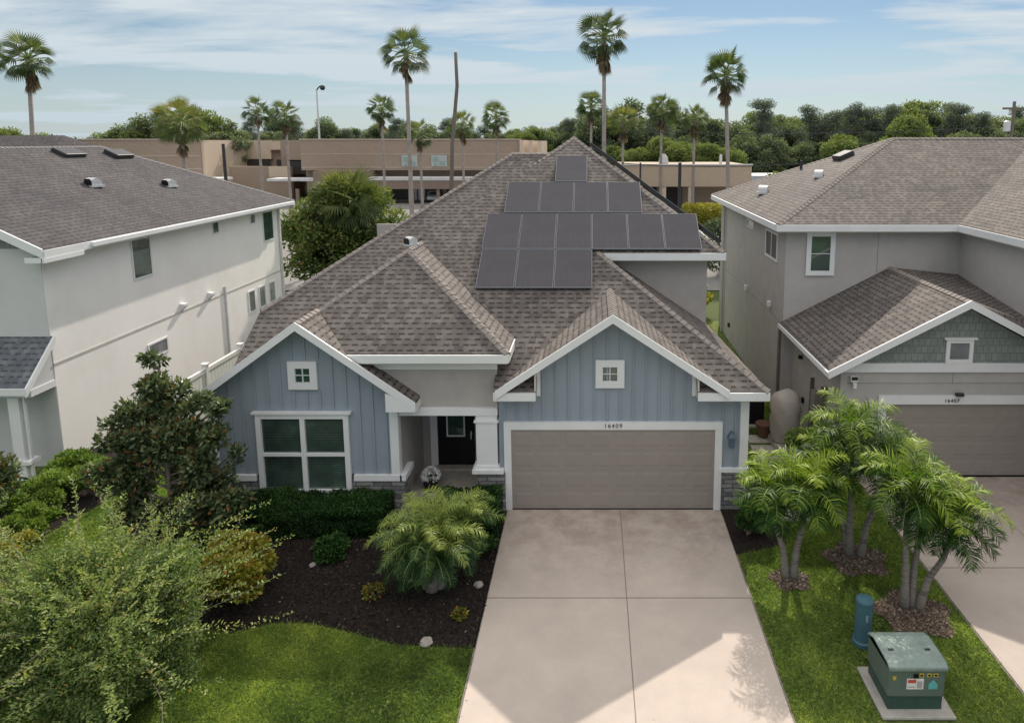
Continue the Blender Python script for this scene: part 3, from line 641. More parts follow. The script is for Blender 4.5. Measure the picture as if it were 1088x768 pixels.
M['solar']=mat_solar(); M['solarframe']=plain('panel_frame',(.17,.18,.21),.4,.05,3,metal=.3)
ordn=['leftmost','second','third','fourth','fifth','rightmost']
rows=[(17.68,18.93,-3.12,3,'bottom row of three'),(18.94,20.23,-3.14,6,'long row of six'),(20.27,21.52,-2.66,4,'row of four below the top panel'),(21.55,22.72,-1.2,1,'top')]
for y0,y1,x0,n,rn in rows:
    for i in range(n):
        w_=1.036 if n>1 else 1.02; xa=x0+i*w_+.008; xb=x0+(i+1)*w_-.008
        if n==1: lab='single solar panel alone at the top of the roof array'
        elif n==3: lab=f'{["left","middle","right"][i]} solar panel in the bottom row of three'
        elif n==4: lab=f'{["leftmost","second from left","third from left","rightmost"][i]} solar panel in the row of four under the single top panel'
        else: lab=f'{["leftmost","second from left","third from left","third from right","second from right","rightmost"][i]} solar panel in the long row of six'
        yc=(y0+y1)/2; cx=(xa+xb)/2; t=thing('solar_panel',lab,'solar panel',(cx,yc,zA(yc)+.10),0,'solar panels on the front roof slope')
        t.rotation_euler=(math.atan(S),0,0); hl=(y1-y0)/2/math.cos(math.atan(S))-.006; hw=(xb-xa)/2
        f=MB(); q=.018
        f.box(-hw,hw,-hl,-hl+q,-.02,.022).box(-hw,hw,hl-q,hl,-.02,.022).box(-hw,-hw+q,-hl+q,hl-q,-.02,.022).box(hw-q,hw,-hl+q,hl-q,-.02,.022)
        a=f.build('frame',M['solarframe'],None); a.parent=t
        c=MB(); c.box(-hw+q,hw-q,-hl+q,hl-q,-.015,.015); b_=c.build('cells',M['solar'],None); b_.parent=t
        rl=MB(); rl.box(-hw-.01,hw+.01,-hl*.55,-hl*.55+.04,-.095,-.021).box(-hw-.01,hw+.01,hl*.55,hl*.55+.04,-.095,-.021); 
        for c_ in rl.each('rail',M['darkmetal'],None): c_.parent=t
# panels on the right slope, seen only as a dark edge beside the hip
hp0=Vector((3.50,19.30,5.77)); hp1=Vector((-.24,23.45,8.53)); dd=Vector((0,1,0))
t=thing('solar_panel','dark edge of the panel array mounted on the right roof slope behind the hip','solar panel',(0,0,0))
m=MB(); up_=Vector((.6,0,.8)); off=up_*.30
m.prism([hp0+off,hp1+off,hp1+dd*1.2+off,hp0+dd*3.5+off],tuple(-up_*.13)); m.build('cells',M['black'],t)
# ------------------------------------------------------------------ LEFT (white) HOUSE
LH=thing('white_house','two storey white stucco house with grey shingle roof at the left edge','house',(-14.5,18,0))
X=-14.52
wl=MB(); wl.box(-24,X,17.7,31.5,-.1,6.02)
wl.build('wall',M['lhstucco'],LH)
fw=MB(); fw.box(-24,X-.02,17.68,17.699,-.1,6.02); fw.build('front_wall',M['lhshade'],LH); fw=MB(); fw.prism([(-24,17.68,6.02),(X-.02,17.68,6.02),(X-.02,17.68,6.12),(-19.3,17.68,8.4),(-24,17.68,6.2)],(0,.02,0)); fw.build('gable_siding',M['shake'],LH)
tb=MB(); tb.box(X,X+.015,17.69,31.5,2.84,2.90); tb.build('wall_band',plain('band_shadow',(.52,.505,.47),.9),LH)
r=MB(); ex=-14.1; ry=26.95; rx=-19.25; rz_=8.6
r.prism([(ex,17.25,6.05),(ex,32.1,6.05),(rx,ry,rz_),(rx,17.25,rz_)],T); r.prism([(ex,32.1,6.05),(-24.4,32.1,6.05),(rx,ry,rz_)],T); r.prism([(-24.4,32.1,6.05),(-24.4,17.25,6.05),(rx,17.25,rz_),(rx,ry,rz_)],T)
# higher cross roof seen over the ridge
r.prism([(-36,24.5,6.9),(-20.8,24.5,6.9),(-22.2,29.0,9.05),(-36,29.0,9.05)],T); r.prism([(-20.8,24.5,6.9),(-19.6,34,6.9),(-22.2,29.0,9.05)],T)
lr=r.build('roof',M['sh_left'],LH)
caps(plain('grey_cap',(.2,.19,.19),.9,.2,8),lr,((ex,32.1,6.05),(rx,ry,rz_)),((rx,17.25,rz_),(rx,ry,rz_)))
for (a,b,z) in ((-16.7,22.84,7.33),(-16.25,26.2,7.1)): hood_vent(lr,a,b,z,R(-15),1.15)
for (a,b,z) in ((-18.75,24.6,8.36),(-18.55,26.9,8.28)):
    v=MB(); v.box(-.28,.28,-.5,.5,-.05,.14); o=v.build('ridge_vent',M['darkmetal'],None,bevel=.03); o.location=(a,b,z); o.rotation_euler=(0,R(26),0); o.parent=lr
f=MB(); rake(f,(ex+.02,17.25,6.08),(rx,17.25,rz_+.03),.24); f.box(ex,ex+.05,17.25,32.1,5.84,6.04); f.box(ex+.05,ex+.13,18.9,31.9,5.90,6.02); f.box(-14.55,ex,17.2,17.245,5.72,5.86); f.box(ex-.02,ex+.06,17.2,18.6,5.72,5.84)
f.each('fascia',M['white'],LH)
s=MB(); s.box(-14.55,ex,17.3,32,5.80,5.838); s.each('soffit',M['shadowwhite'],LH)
def lwin(y0,y1,z0,z1,mat,fr=.07,h=()): window(LH,'side_window','X',y0,y1,z0,z1,X,fr,mat=mat,out=1,depth=.03,mull_h=h,bar=.03)
lwin(21.15,22.12,4.45,5.88,M['glassg'],.06); lwin(25.8,26.25,5.3,5.9,M['glassg'],.04); lwin(28.7,29.13,5.33,5.88,M['greyglass'],.04); lwin(29.75,30.75,4.4,5.75,M['glassg'],.06)
for k in range(3): lwin(28.08+.92*k,28.66+.92*k,1.6,2.56,M['greyglass'],.06)
lwin(21.5,22.55,1.72,2.25,M['greyglass'],.06)
for (y,z) in ((23.5,3.05),(25.25,3.05)):
    v=MB(); v.prism([(X,y-.11,z-.12),(X+.03,y-.11,z-.12),(X+.17,y-.11,z+.02),(X+.17,y-.11,z+.10),(X,y-.11,z+.12)],(0,.22,0)); v.build('dryer_vent',M['white'],LH)
d=MB(); d.box(X+.01,X+.07,26.27,26.34,0,3.17); d.box(X+.01,X+.09,31.2,31.29,0,5.85); d.each('downspout',M['awning'],LH)
# porch roof and portico in front
pr=MB(); pr.prism([(-14.42,16.62,2.62),(-14.42,17.69,3.66),(-24,17.69,3.66),(-24,16.62,2.62)],(0,0,-.06)); pr.build('porch_roof',shingle('slate_shingle',(.075,.085,.10),(.13,.145,.165),(.20,.215,.235)),LH)
pfm=MB(); pfm.prism([(-14.42,16.56,2.60),(-14.42,17.67,3.69),(-14.42,17.67,3.50),(-14.42,16.56,2.38)],(.05,0,0)); pfm.box(-24,-14.42,16.56,16.61,2.42,2.6)
pfm.box(-14.62,-14.5,16.85,17.67,2.28,2.46); pfm.box(-24,-14.62,16.85,16.97,2.26,2.44)
pfm.each('porch_fascia',M['white'],LH)
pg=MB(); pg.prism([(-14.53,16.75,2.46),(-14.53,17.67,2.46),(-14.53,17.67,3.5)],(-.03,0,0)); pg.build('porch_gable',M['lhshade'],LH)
pcm=MB(); pcm.box(-15.12,-14.84,16.82,17.08,0,2.26); pcm.box(-15.18,-14.70,16.76,17.14,.45,.55); pcm.box(-17.4,-17.1,16.82,17.1,0,2.26); pcm.box(-14.80,-14.74,16.9,16.96,.1,2.26); pcm.each('porch_column',M['white'],LH)
# ------------------------------------------------------------------ RIGHT (taupe) HOUSE
RH=thing('taupe_house','two storey taupe stucco house with projecting garage gable at the right edge','house',(6.1,21,0))
X2=6.1
w2=MB(); w2.box(X2,12,21.3,32.2,-.1,6.1); w2.box(11.6,20,12,32.2,2.3,6.1); w2.box(12.9,20,14,21.2,-.1,2.3); w2.box(6.45,12.4,17.2,21.3,-.1,2.9)
w2.box(6.45,7.66,17.05,17.2,-.1,2.9); w2.box(7.66,12.4,17.05,17.2,2.26,2.9)
w2.build('wall',M['rhstucco'],RH)
e=(5.72,20.9,6.28); sR=.445; tt=5.93
r=MB()
r1=(e[0]+tt,e[1]+tt,e[2]+sR*tt); 
r.prism([e,(11.3,20.9,6.28),(17.2,r1[1],r1[2]),r1],T); r.prism([e,(5.72,32.76,6.28),r1],T); r.prism([(5.72,32.76,6.28),(22,32.76,6.28),(17.2,r1[1],r1[2]),r1],T)
r.prism([(11.3,20.9,6.28),(11.3,11.5,6.28),(17.23,11.5,r1[2]),(17.2,r1[1],r1[2])],T); r.prism([(17.23,11.5,r1[2]),(17.2,r1[1],r1[2]),(23,32.7,6.28),(23,11.5,6.28)],T)
ga=(9.42,16.62,4.86)
r.prism([ga,(9.42,21.3,4.86),(5.98,21.32,3.05),(6.02,16.62,3.07)],T); r.prism([(9.42,21.3,4.86),(11.6,21.3,4.63),(11.6,17.0,4.05)],T); r.prism([(9.42,21.3,4.86),(11.6,17.0,4.05),(12.86,16.62,3.05),ga],T)
rr=r.build('roof',M['sh_right'],RH)
caps(M['cap'],rr,(e,r1),((5.72,32.76,6.28),r1),(r1,(17.2,r1[1],r1[2])),(ga,(9.42,21.3,4.86)))
hood_vent(rr,6.8,27.2,6.78,R(150),1.2); hood_vent(rr,8.45,25.6,7.5,R(150),1.0)
v=MB(); v.tube([(8.8,29.0,7.55),(8.8,29.0,8.0)],.06,8); v.build('vent_pipe',M['darkmetal'],rr)
v=MB(); v.box(-.3,.3,-.45,.45,-.05,.16); o=v.build('ridge_vent',M['darkmetal'],None,bevel=.03); o.location=(9.95,27.3,8.2); o.rotation_euler=(0,R(-24),0); o.parent=rr
f=MB(); f.box(e[0]-.06,11.3,20.83,20.89,6.06,6.26); f.box(e[0]-.06,e[0]-.002,20.89,32.7,6.06,6.26); f.box(11.24,11.3,11.5,20.83,6.06,6.26)
rake(f,(9.42,16.6,4.90),(5.96,16.6,3.07),.2); rake(f,(9.42,16.599,4.90),(12.9,16.599,3.07),.2)
f.box(5.94,6.0,16.6,21.3,2.9,3.03)
f.box(6.46,12.4,16.98,17.049,2.90,3.14); f.box(7.45,12.4,16.98,17.049,2.03,2.26)
f.box(7.45,7.66,16.985,17.049,0,2.03)
f.each('fascia',M['white'],RH)
s=MB(); s.box(e[0],11.6,20.9,21.3,6.02,6.06); s.box(e[0],X2,21.3,32.5,6.02,6.06); s.box(11.3,11.6,12,20.9,6.02,6.06)
for sg,x2 in ((-1,6.0),(1,12.86)): s.prism([(9.42,16.6,4.76),(x2,16.6,2.98),(x2,17.3,2.98),(9.42,17.3,4.76)],(0,0,-.03))
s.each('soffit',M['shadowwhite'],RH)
g=MB(); g.prism([(6.5,17.03,3.14),(12.3,17.03,3.14),(9.42,17.03,4.7)],(0,.15,0)); g.build('gable_siding',M['shake'],RH)
window(RH,'gable_window','Y',9.1,9.8,3.14,3.78,17.02,.1,mat=M['greyglass'],depth=.05,head=True,label='small blank window in the sage gable')
window(RH,'upstairs_window','Y',6.74,7.64,4.60,6.0,21.29,.15,mull_h=(5.3,),mat=M['glassg'],depth=.05,head=True,bar=.03,label='narrow upstairs window facing the street')
window(RH,'side_window','X',22.2,23.75,4.85,5.82,X2,.08,mull_v=(23.0,),mat=M['malldark'],out=-1,depth=.04,bar=.06,label='dark sliding window on the side wall')
window(RH,'side_window','X',25.6,26.7,5.5,5.82,X2,.06,mat=M['greyglass'],out=-1,depth=.04)
garage_door(RH,7.66,12.5,0,2.03,17.1,8,M['door'])
text_obj(RH,'16407',9.35,16.972,2.13,.13,M['darkmetal'])
for (y,z) in ((26.4,3.1),(22.85,3.3)):
    v=MB(); v.box(X2-.12,X2,y-.1,y+.1,z-.1,z+.1); v.build('dryer_vent',M['white'],RH,bevel=.02)
v=MB(); v.tube([(X2-.08,29.6,.7),(X2-.001,29.6,.7)],.1,10); v.build('vent_cap',M['black'],RH)
d=MB(); d.tube([(X2-.02,31.0,6.1),(X2-.1,31.0,5.9),(X2-.1,31.0,0)],.05,8); d.box(X2-.06,X2,21.32,21.44,0,5.9) if False else None; d.each('downspout',M['rhstucco'],RH)
d=MB(); d.box(X2-.07,X2-.001,21.4,21.58,0,2.95); d.each('downspout',plain('brown_downspout',(.15,.13,.115),.6),RH)
fl=MB(); fl.box(6.68,6.86,16.93,17.04,2.66,2.80); fl.box(6.73,6.81,16.88,16.97,2.50,2.64); fl.each('floodlight',M['white'],RH); MB().box(6.69,6.85,16.925,16.93,2.7,2.79).build('sensor_lens',M['black'],RH)
sp=MB(); sp.box(9.42,9.62,16.9,16.98,2.27,2.35); sp.build('door_light',M['darkmetal'],RH)
sg=MB(); sg.box(6.38,6.449,19.9,20.02,.9,1.06); sg.build('hose_bib',M['black'],RH)
v=MB(); v.lathe((6.38,20.25,2.25),[(.0,-.06),(.07,-.05),(.07,.05),(0,.06)],8); v.build('wall_camera',M['black'],RH)
jn=MB(); jn.box(9.0,9.012,21.292,21.299,4.7,6.0).box(6.62,12.4,17.043,17.049,2.575,2.587).box(9.36,9.372,17.043,17.049,2.59,2.89).box(X2-.006,X2-.001,21.5,31,3.0,3.012)
jn.each('control_joint',plain('joint_grey',(.25,.23,.215),.9),RH)
# meter boxes and conduits on the garage side wall
mt=MB(); mt.box(6.28,6.449,18.5,18.85,1.0,1.75); mt.box(6.36,6.449,18.62,18.72,.0,1.0); mt.each('meter_box',plain('grey_box',(.24,.22,.20),.6),RH)
mt=MB(); mt.box(6.32,6.449,17.95,18.12,.2,2.1); mt.box(6.34,6.449,19.05,19.12,.2,2.0); mt.each('conduit',plain('brown_conduit',(.13,.11,.095),.7),RH)
# ------------------------------------------------------------------ side yard objects
# vinyl fence
F=thing('vinyl_fence','white vinyl privacy fence between the white and blue houses','fence',(-12.2,19,0))
m=MB(); m.box(-12.24,-12.20,18.6,29.5,.08,1.62)
for k in range(60): m.box(-12.20,-12.194,18.65+.18*k,18.80+.18*k,.12,1.58)
m.build('panel',M['vinyl'],F)
m=MB(); m.box(-12.27,-12.17,18.6,29.5,1.62,1.74); m.box(-12.262,-12.178,18.6,29.5,.06,.12); m.each('rail',M['vinyl'],F)
for k in range(6):
    y=18.55+2.15*k; p=MB(); p.box(-12.29,-12.15,y-.07,y+.07,0,1.86); p.prism([(-12.32,y-.1,1.86),(-12.12,y-.1,1.86),(-12.12,y+.1,1.86),(-12.32,y+.1,1.86)],(0,0,.04)); p.build('post',M['vinyl'],F)
# covered grill / tank
t=thing('covered_heater','wrinkled beige cover tied over a tall round unit beside the taupe wall','cover',(5.62,19.0,0))
prof=[(.36,.02),(.41,.10),(.40,.3),(.42,.34),(.41,.6),(.435,.66),(.42,.9),(.44,.97),(.42,1.15),(.40,1.3),(.33,1.42),(.2,1.5),(.05,1.53)]
m=MB(); m.lathe((5.62,19.0,.12),prof,32); o=m.build('fabric_cover',M['tarp'],t,smooth=True)
for v in o.data.vertices:
    a=math.atan2(v.co.y-19,v.co.x-5.62); k=1+.05*math.sin(a*5+v.co.z*9)+.02*math.sin(a*11-v.co.z*17); v.co.x=5.62+(v.co.x-5.62)*k; v.co.y=19+(v.co.y-19)*k; v.co.z+=.03*math.sin(a*2)*(v.co.z>.3)
m=MB(); m.box(5.25,6.0,18.6,19.4,-.02,.14); m.build('base',M['padc'],t)
t=thing('ac_condenser','black louvred air conditioner behind the garage corner','air conditioner',(4.95,20.6,0))
m=MB(); m.box(4.6,5.35,20.3,21.0,.05,.9); m.build('casing',M['black'],t,bevel=.02)
m=MB(); m.lathe((4.975,20.65,.9),[(.3,0),(.32,.02),(.05,.05)],16); m.build('fan_grille',M['darkmetal'],t)
m=MB(); m.box(4.5,5.45,20.2,21.1,-.03,.05); m.build('pad',M['padc'],t)
t=MB(); t.lathe((5.15,19.55,0),[(.12,0),(.17,.02),(.22,.34),(.25,.36),(.25,.42),(.2,.42)],18); tag(t.build('flower_pot',M['terra']),'terracotta pot beside the beige covered unit','pot')
m=MB()
for k in range(7): m.box(4.45+.03*k,5.2+.02*k,14.9+.7*k,15.45+.7*k,-.04,.0)
for o in m.each('stepping_stone',M['padc']): tag(o,'flat pale stepping stone in the path between the garage and the taupe house','stepping stone','stepping stones beside the garage')
# utility pedestal
t=thing('utility_pedestal','short blue-green cable pedestal standing in the grass strip','pedestal',(4.79,10.98,0))
m=MB(); m.lathe((4.79,10.98,0),[(.17,-.02),(.17,.06),(.145,.08),(.145,.78),(.15,.79),(.15,.83),(.13,.86),(.04,.88)],24); m.build('body',M['pedestal'],t,smooth=False)
m=MB(); m.box(4.77,4.81,10.83,10.85,.5,.62); m.build('latch',plain('latch_grey',(.2,.3,.33),.5),t)
# transformer
t=thing('transformer_cabinet','green pad-mounted electrical transformer cabinet on a concrete pad','transformer',(5.0,9.8,0))
m=MB(); m.prism([(4.46,9.32,0),(5.60,9.32,0),(5.60,10.36,0),(4.46,10.36,0)],(0,0,.05)); m.build('concrete_pad',M['padc'],t,bevel=.012)
m=MB(); m.box(4.60,5.44,9.48,10.24,.05,.28); m.build('base_skirt',plain('skirt_green',(.035,.075,.06),.5,.15,5),t)
m=MB(); m.prism([(4.575,9.46,.28),(4.575,9.46,.80),(4.575,9.60,.835),(4.575,10.1,.835),(4.575,10.26,.72),(4.575,10.26,.28)],(.88,0,0)); m.build('tank',M['trans'],t,bevel=.02)
m=MB(); m.prism([(4.555,9.42,.745),(4.555,9.42,.81),(4.555,9.5,.845),(4.555,10.05,.86),(4.555,10.22,.80),(4.555,10.28,.72),(4.555,10.24,.72),(4.555,10.0,.838),(4.555,9.5,.838)],(.92,0,0)); m.build('lid',M['transtop'],t,bevel=.03)
for x in (4.72,5.30): m=MB(); m.box(x-.04,x+.04,9.74,9.77,.852,.868); m.build('lid_bolt',M['darkmetal'],t)
m=MB(); m.box(4.86,5.12,9.453,9.459,.42,.60); k_=m.build('warning_label',M['sticker'],t); m=MB(); m.box(4.875,5.0,9.449,9.452,.53,.585); m.build('red_panel',M['red'],k_)
m=MB(); m.box(4.875,4.99,9.449,9.452,.45,.47).box(5.02,5.10,9.449,9.452,.44,.56); m.each('small_print',plain('print_grey',(.4,.38,.38),.6),k_)
m=MB(); m.lathe((5.27,9.451,.48),[(.001,-.0),(.001,.0)],3) if False else None
m=MB(); m.prism([(5.2,9.459,.42),(5.34,9.459,.42),(5.34,9.459,.5),(5.27,9.459,.58),(5.2,9.459,.5)],(0,-.004,0)); m.build('teal_sticker',M['teal'],t)
m=MB(); m.box(4.96,5.03,9.44,9.459,.62,.68); m.build('padlock_recess',M['black'],t)
for x in (5.08,5.2,5.3): m=MB(); m.box(x-.035,x+.035,9.452,9.459,.63,.69); o=m.build('number_tag',M['yellow'],t); MB().box(x-.02,x+.02,9.448,9.451,.645,.675).build('mark',M['black'],o)
m=MB(); m.box(4.64,4.69,9.452,9.459,.58,.64); m.build('number_tag',M['yellow'],t)
# rock, wreath pot
def rock(x,y,s,label):
    m=MB(); m.lathe((x,y,0),[(s*.8,-.02),(s,s*.2),(s*.8,s*.55),(s*.3,s*.7)],9); o=m.build('rock',M['rock'],None,smooth=False)
    for v in o.data.vertices: v.co.x+=random.uniform(-.2,.2)*s; v.co.y+=random.uniform(-.2,.2)*s; v.co.z+=random.uniform(-.1,.1)*s
    tag(o,label,'rock')
rock(-2.97,10.95,.12,'pale rock at the front edge of the mulch bed')
rock(-5.9,13.2,.07,'small grey rock in the mulch behind the yellow-green shrub')
rock(-2.3,12.55,.09,'upright tan rock beside the driveway edge')
t=thing('flower_pot','dark pot full of white flowers standing on the porch','pot',(-4.1,16.2,.08))
m=MB(); m.lathe((-4.1,16.2,.08),[(.12,0),(.16,.02),(.21,.3),(.22,.33),(.17,.33)],18); m.build('pot',M['black'],t)
r_=np.random.default_rng(5); d_=unit(r_.normal(size=(420,3))); d_[:,2]=abs(d_[:,2]); P=np.array([-4.1,16.2,.42])+d_*np.array([.2,.2,.22])
V,Fc,Tn=leaves(P,d_+.6*r_.normal(size=d_.shape),.07,.06,r_.random(420),r_); o=mesh_np('flowers',V-np.array([-4.1,16.2,.08]),Fc,M['petal'],tint=Tn); o.parent=t
# ------------------------------------------------------------------ vegetation
def blob_points(rng,blobs,n,shell=.45):
    """points in a union of ellipsoids (cx,cy,cz,rx,ry,rz), more near the surface; returns P, outward dir"""
    vol=np.array([b[3]*b[4]+b[4]*b[5]+b[3]*b[5] for b in blobs]); idx=rng.choice(len(blobs),n,p=vol/vol.sum()); B=np.array(blobs)[idx]
    d=unit(rng.normal(size=(n,3))); rad=(1-shell*rng.random(n)**1.6)[:,None]
    P=B[:,:3]+d*rad*B[:,3:6]; return P,d,rad[:,0]
def shrub(name,label,cat,x,y,blobs,n,L,W,mat,seed,group=None,stems=5,up=.4,core=True,tb=.5,spot=0.0):
    rng=np.random.default_rng(seed); t=thing(name,label,cat,(x,y,0),0,group)
    P,d,rad=blob_points(rng,blobs,n)
    D=d+.8*rng.normal(size=d.shape)+np.array([0,0,up])
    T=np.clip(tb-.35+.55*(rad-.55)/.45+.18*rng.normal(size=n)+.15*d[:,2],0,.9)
    if spot: T[rng.random(n)<spot]=1.0
    V,Fc,Tt=leaves(P,D,L*(.6+.8*rng.random(n)),W*(.6+.8*rng.random(n)),T,rng); o=mesh_np('foliage',V,Fc,mat,tint=Tt); o.parent=t
    m=MB(); zs=max(b[2] for b in blobs)
    for k in range(stems):
        b=blobs[k%len(blobs)]; a=rng.uniform(0,6.28)
        m.tube([(.06*math.cos(a),.06*math.sin(a),-.05),(b[0]*.5,b[1]*.5,b[2]*.5),(b[0],b[1],b[2])],[.03,.022,.01],6)
    o=m.build('stem',M['bark'],None,smooth=True); o.parent=t; return t
# front hedge: clipped box shaped
def hedge(label,x0,x1,y0,y1,h,n,seed):
    rng=np.random.default_rng(seed); t=thing('hedge',label,'hedge',((x0+x1)/2,(y0+y1)/2,0),0,'clipped hedges in front of the blue house')
    P=np.column_stack([rng.uniform(x0,x1,n),rng.uniform(y0,y1,n),np.full(n,h)]); side=rng.random(n)
    front=side<.42; P[front,1]=y0; P[front,2]=rng.uniform(0,h,front.sum()); nn=np.tile([0,0,1.],(n,1)); nn[front]=(0,-1,.3)
    e_=side>.93; P[e_,0]=np.where(rng.random(e_.sum())<.5,x0,x1); P[e_,2]=rng.uniform(0,h,e_.sum())
    bumpy=.10*smooth_noise(P,3,seed)+.08*smooth_noise(P+P[:,2:3],11,seed+1); P+=nn*(bumpy-.07*rng.random(n))[:,None]
    D=nn*.6+.8*rng.normal(size=P.shape)
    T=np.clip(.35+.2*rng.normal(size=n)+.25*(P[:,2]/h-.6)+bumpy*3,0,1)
    V,Fc,Tt=leaves(P,D,.045+.03*rng.random(n),.022+.014*rng.random(n),T,rng); V-=np.array([(x0+x1)/2,(y0+y1)/2,0]); o=mesh_np('foliage',V,Fc,M['hedge'],tint=Tt); o.parent=t
    m=MB(); m.box(x0+.12,x1-.12,y0+.12,y1-.12,0,h-.12); o=m.build('dark_core',plain('hedge_inside',(.012,.02,.009),.95,.4,8),t)  # solid dark core box; its colour stands for shade between the leaves
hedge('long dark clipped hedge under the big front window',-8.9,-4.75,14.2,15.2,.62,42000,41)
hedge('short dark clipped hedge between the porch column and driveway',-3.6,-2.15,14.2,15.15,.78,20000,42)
# generic branching tree: returns limb end clusters
def branch_tree(name,label,cat,x,y,h,blobs,n,L,W,mat,seed,tr=.12,group=None,up=.2,bark='bark',tb=.5,spot=0,lean=(0,0),bare=.3,shell=.6):
    rng=np.random.default_rng(seed); t=thing(name,label,cat,(x,y,0),0,group)
    m=MB(); top=Vector((lean[0],lean[1],h*.8)); m.tube([(0,0,-.1),(lean[0]*.3,lean[1]*.3,h*.35),tuple(top)],[tr,tr*.75,tr*.25],8)
    for b in blobs:
        zb=max(h*bare*.6,b[2]-abs(b[0]+b[1])*.5-b[5]*.9); f=min(1,zb/(h*.8)); m.tube([(lean[0]*f,lean[1]*f,zb),((b[0]+lean[0]*f)/2,(b[1]+lean[1]*f)/2,(zb+b[2])/2-.02*h),(b[0],b[1],b[2])],[tr*.45,tr*.3,tr*.1],6)
    o=m.build('trunk',M[bark],None,smooth=True); o.parent=t
    P,d,rad=blob_points(rng,blobs,n,shell); 
    # drop leaves in random pockets so that gaps show
    key=np.sin(P[:,0]*5.1/ (W*12+.3)+seed)+np.sin(P[:,1]*4.3/(W*12+.3)+2*seed)+np.sin(P[:,2]*5.7/(W*12+.3)+.5*seed)
    P=P[key<1.5]; d=d[key<1.5]; rad=rad[key<1.5]; n=len(P)
    D=d+.9*rng.normal(size=d.shape)+np.array([0,0,up])
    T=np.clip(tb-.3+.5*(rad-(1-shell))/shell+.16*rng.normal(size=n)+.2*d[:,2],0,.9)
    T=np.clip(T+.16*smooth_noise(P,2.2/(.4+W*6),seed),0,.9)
    if spot: T[rng.random(n)<spot]=1.0
    V,Fc,Tt=leaves(P,D,L*(.6+.8*rng.random(n)),W*(.6+.8*rng.random(n)),T,rng); o=mesh_np('crown',V,Fc,mat,tint=Tt); o.parent=t; return t
def rblobs(rng,cx,cy,cz,rx,ry,rz,k,s=(.25,.45)):
    out=[]
    for i in range(k):
        d=unit(rng.normal(size=(1,3)))[0]; q=rng.uniform(.35,.85); a=rng.uniform(*s)
        out.append((cx+d[0]*rx*q,cy+d[1]*ry*q,cz+d[2]*rz*q,rx*a,ry*a,rz*a*.8))
    return out
# magnolia, columnar-conical with several lumps
rg=np.random.default_rng(77); bl=[]
for (bx_,bz_,br_) in ((-.15,4.25,.24),(.05,3.9,.3),(-.22,3.6,.36),(.25,3.45,.36),(.75,3.3,.3),(1.2,3.2,.24),(-.75,3.1,.34),(-.2,3.0,.45),(.5,2.9,.45),(1.1,2.7,.34),(-1.1,2.6,.32),(-.6,2.3,.48),(.2,2.3,.55),(.9,2.1,.5),(1.45,2.2,.22),(-1.32,1.85,.34),(-.8,1.5,.52),(.1,1.5,.6),(.9,1.3,.55),(1.4,1.35,.32),(-1.1,.95,.45),(-.3,.8,.55),(.6,.7,.55),(1.15,.75,.42)):
    for k in range(3):
        d_=unit(rg.normal(size=(1,3)))[0]*br_*.55; q=br_*rg.uniform(.5,.78); bl.append((bx_+d_[0],d_[1]*1.3+rg.uniform(-.15,.15),bz_+d_[2],q*1.1,q,q*.85))
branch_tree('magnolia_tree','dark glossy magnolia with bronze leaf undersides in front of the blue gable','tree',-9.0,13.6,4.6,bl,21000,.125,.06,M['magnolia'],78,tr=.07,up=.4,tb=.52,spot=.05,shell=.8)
bl=rblobs(rg,0,0,2.0,1.0,.9,1.5,16,(.25,.4))
branch_tree('magnolia_tree','dark magnolia cut off by the left edge of the photo','tree',-12.6,12.6,3.8,bl,9000,.13,.055,M['magnolia'],79,tr=.06,up=.3,tb=.45,spot=.10,shell=.75)
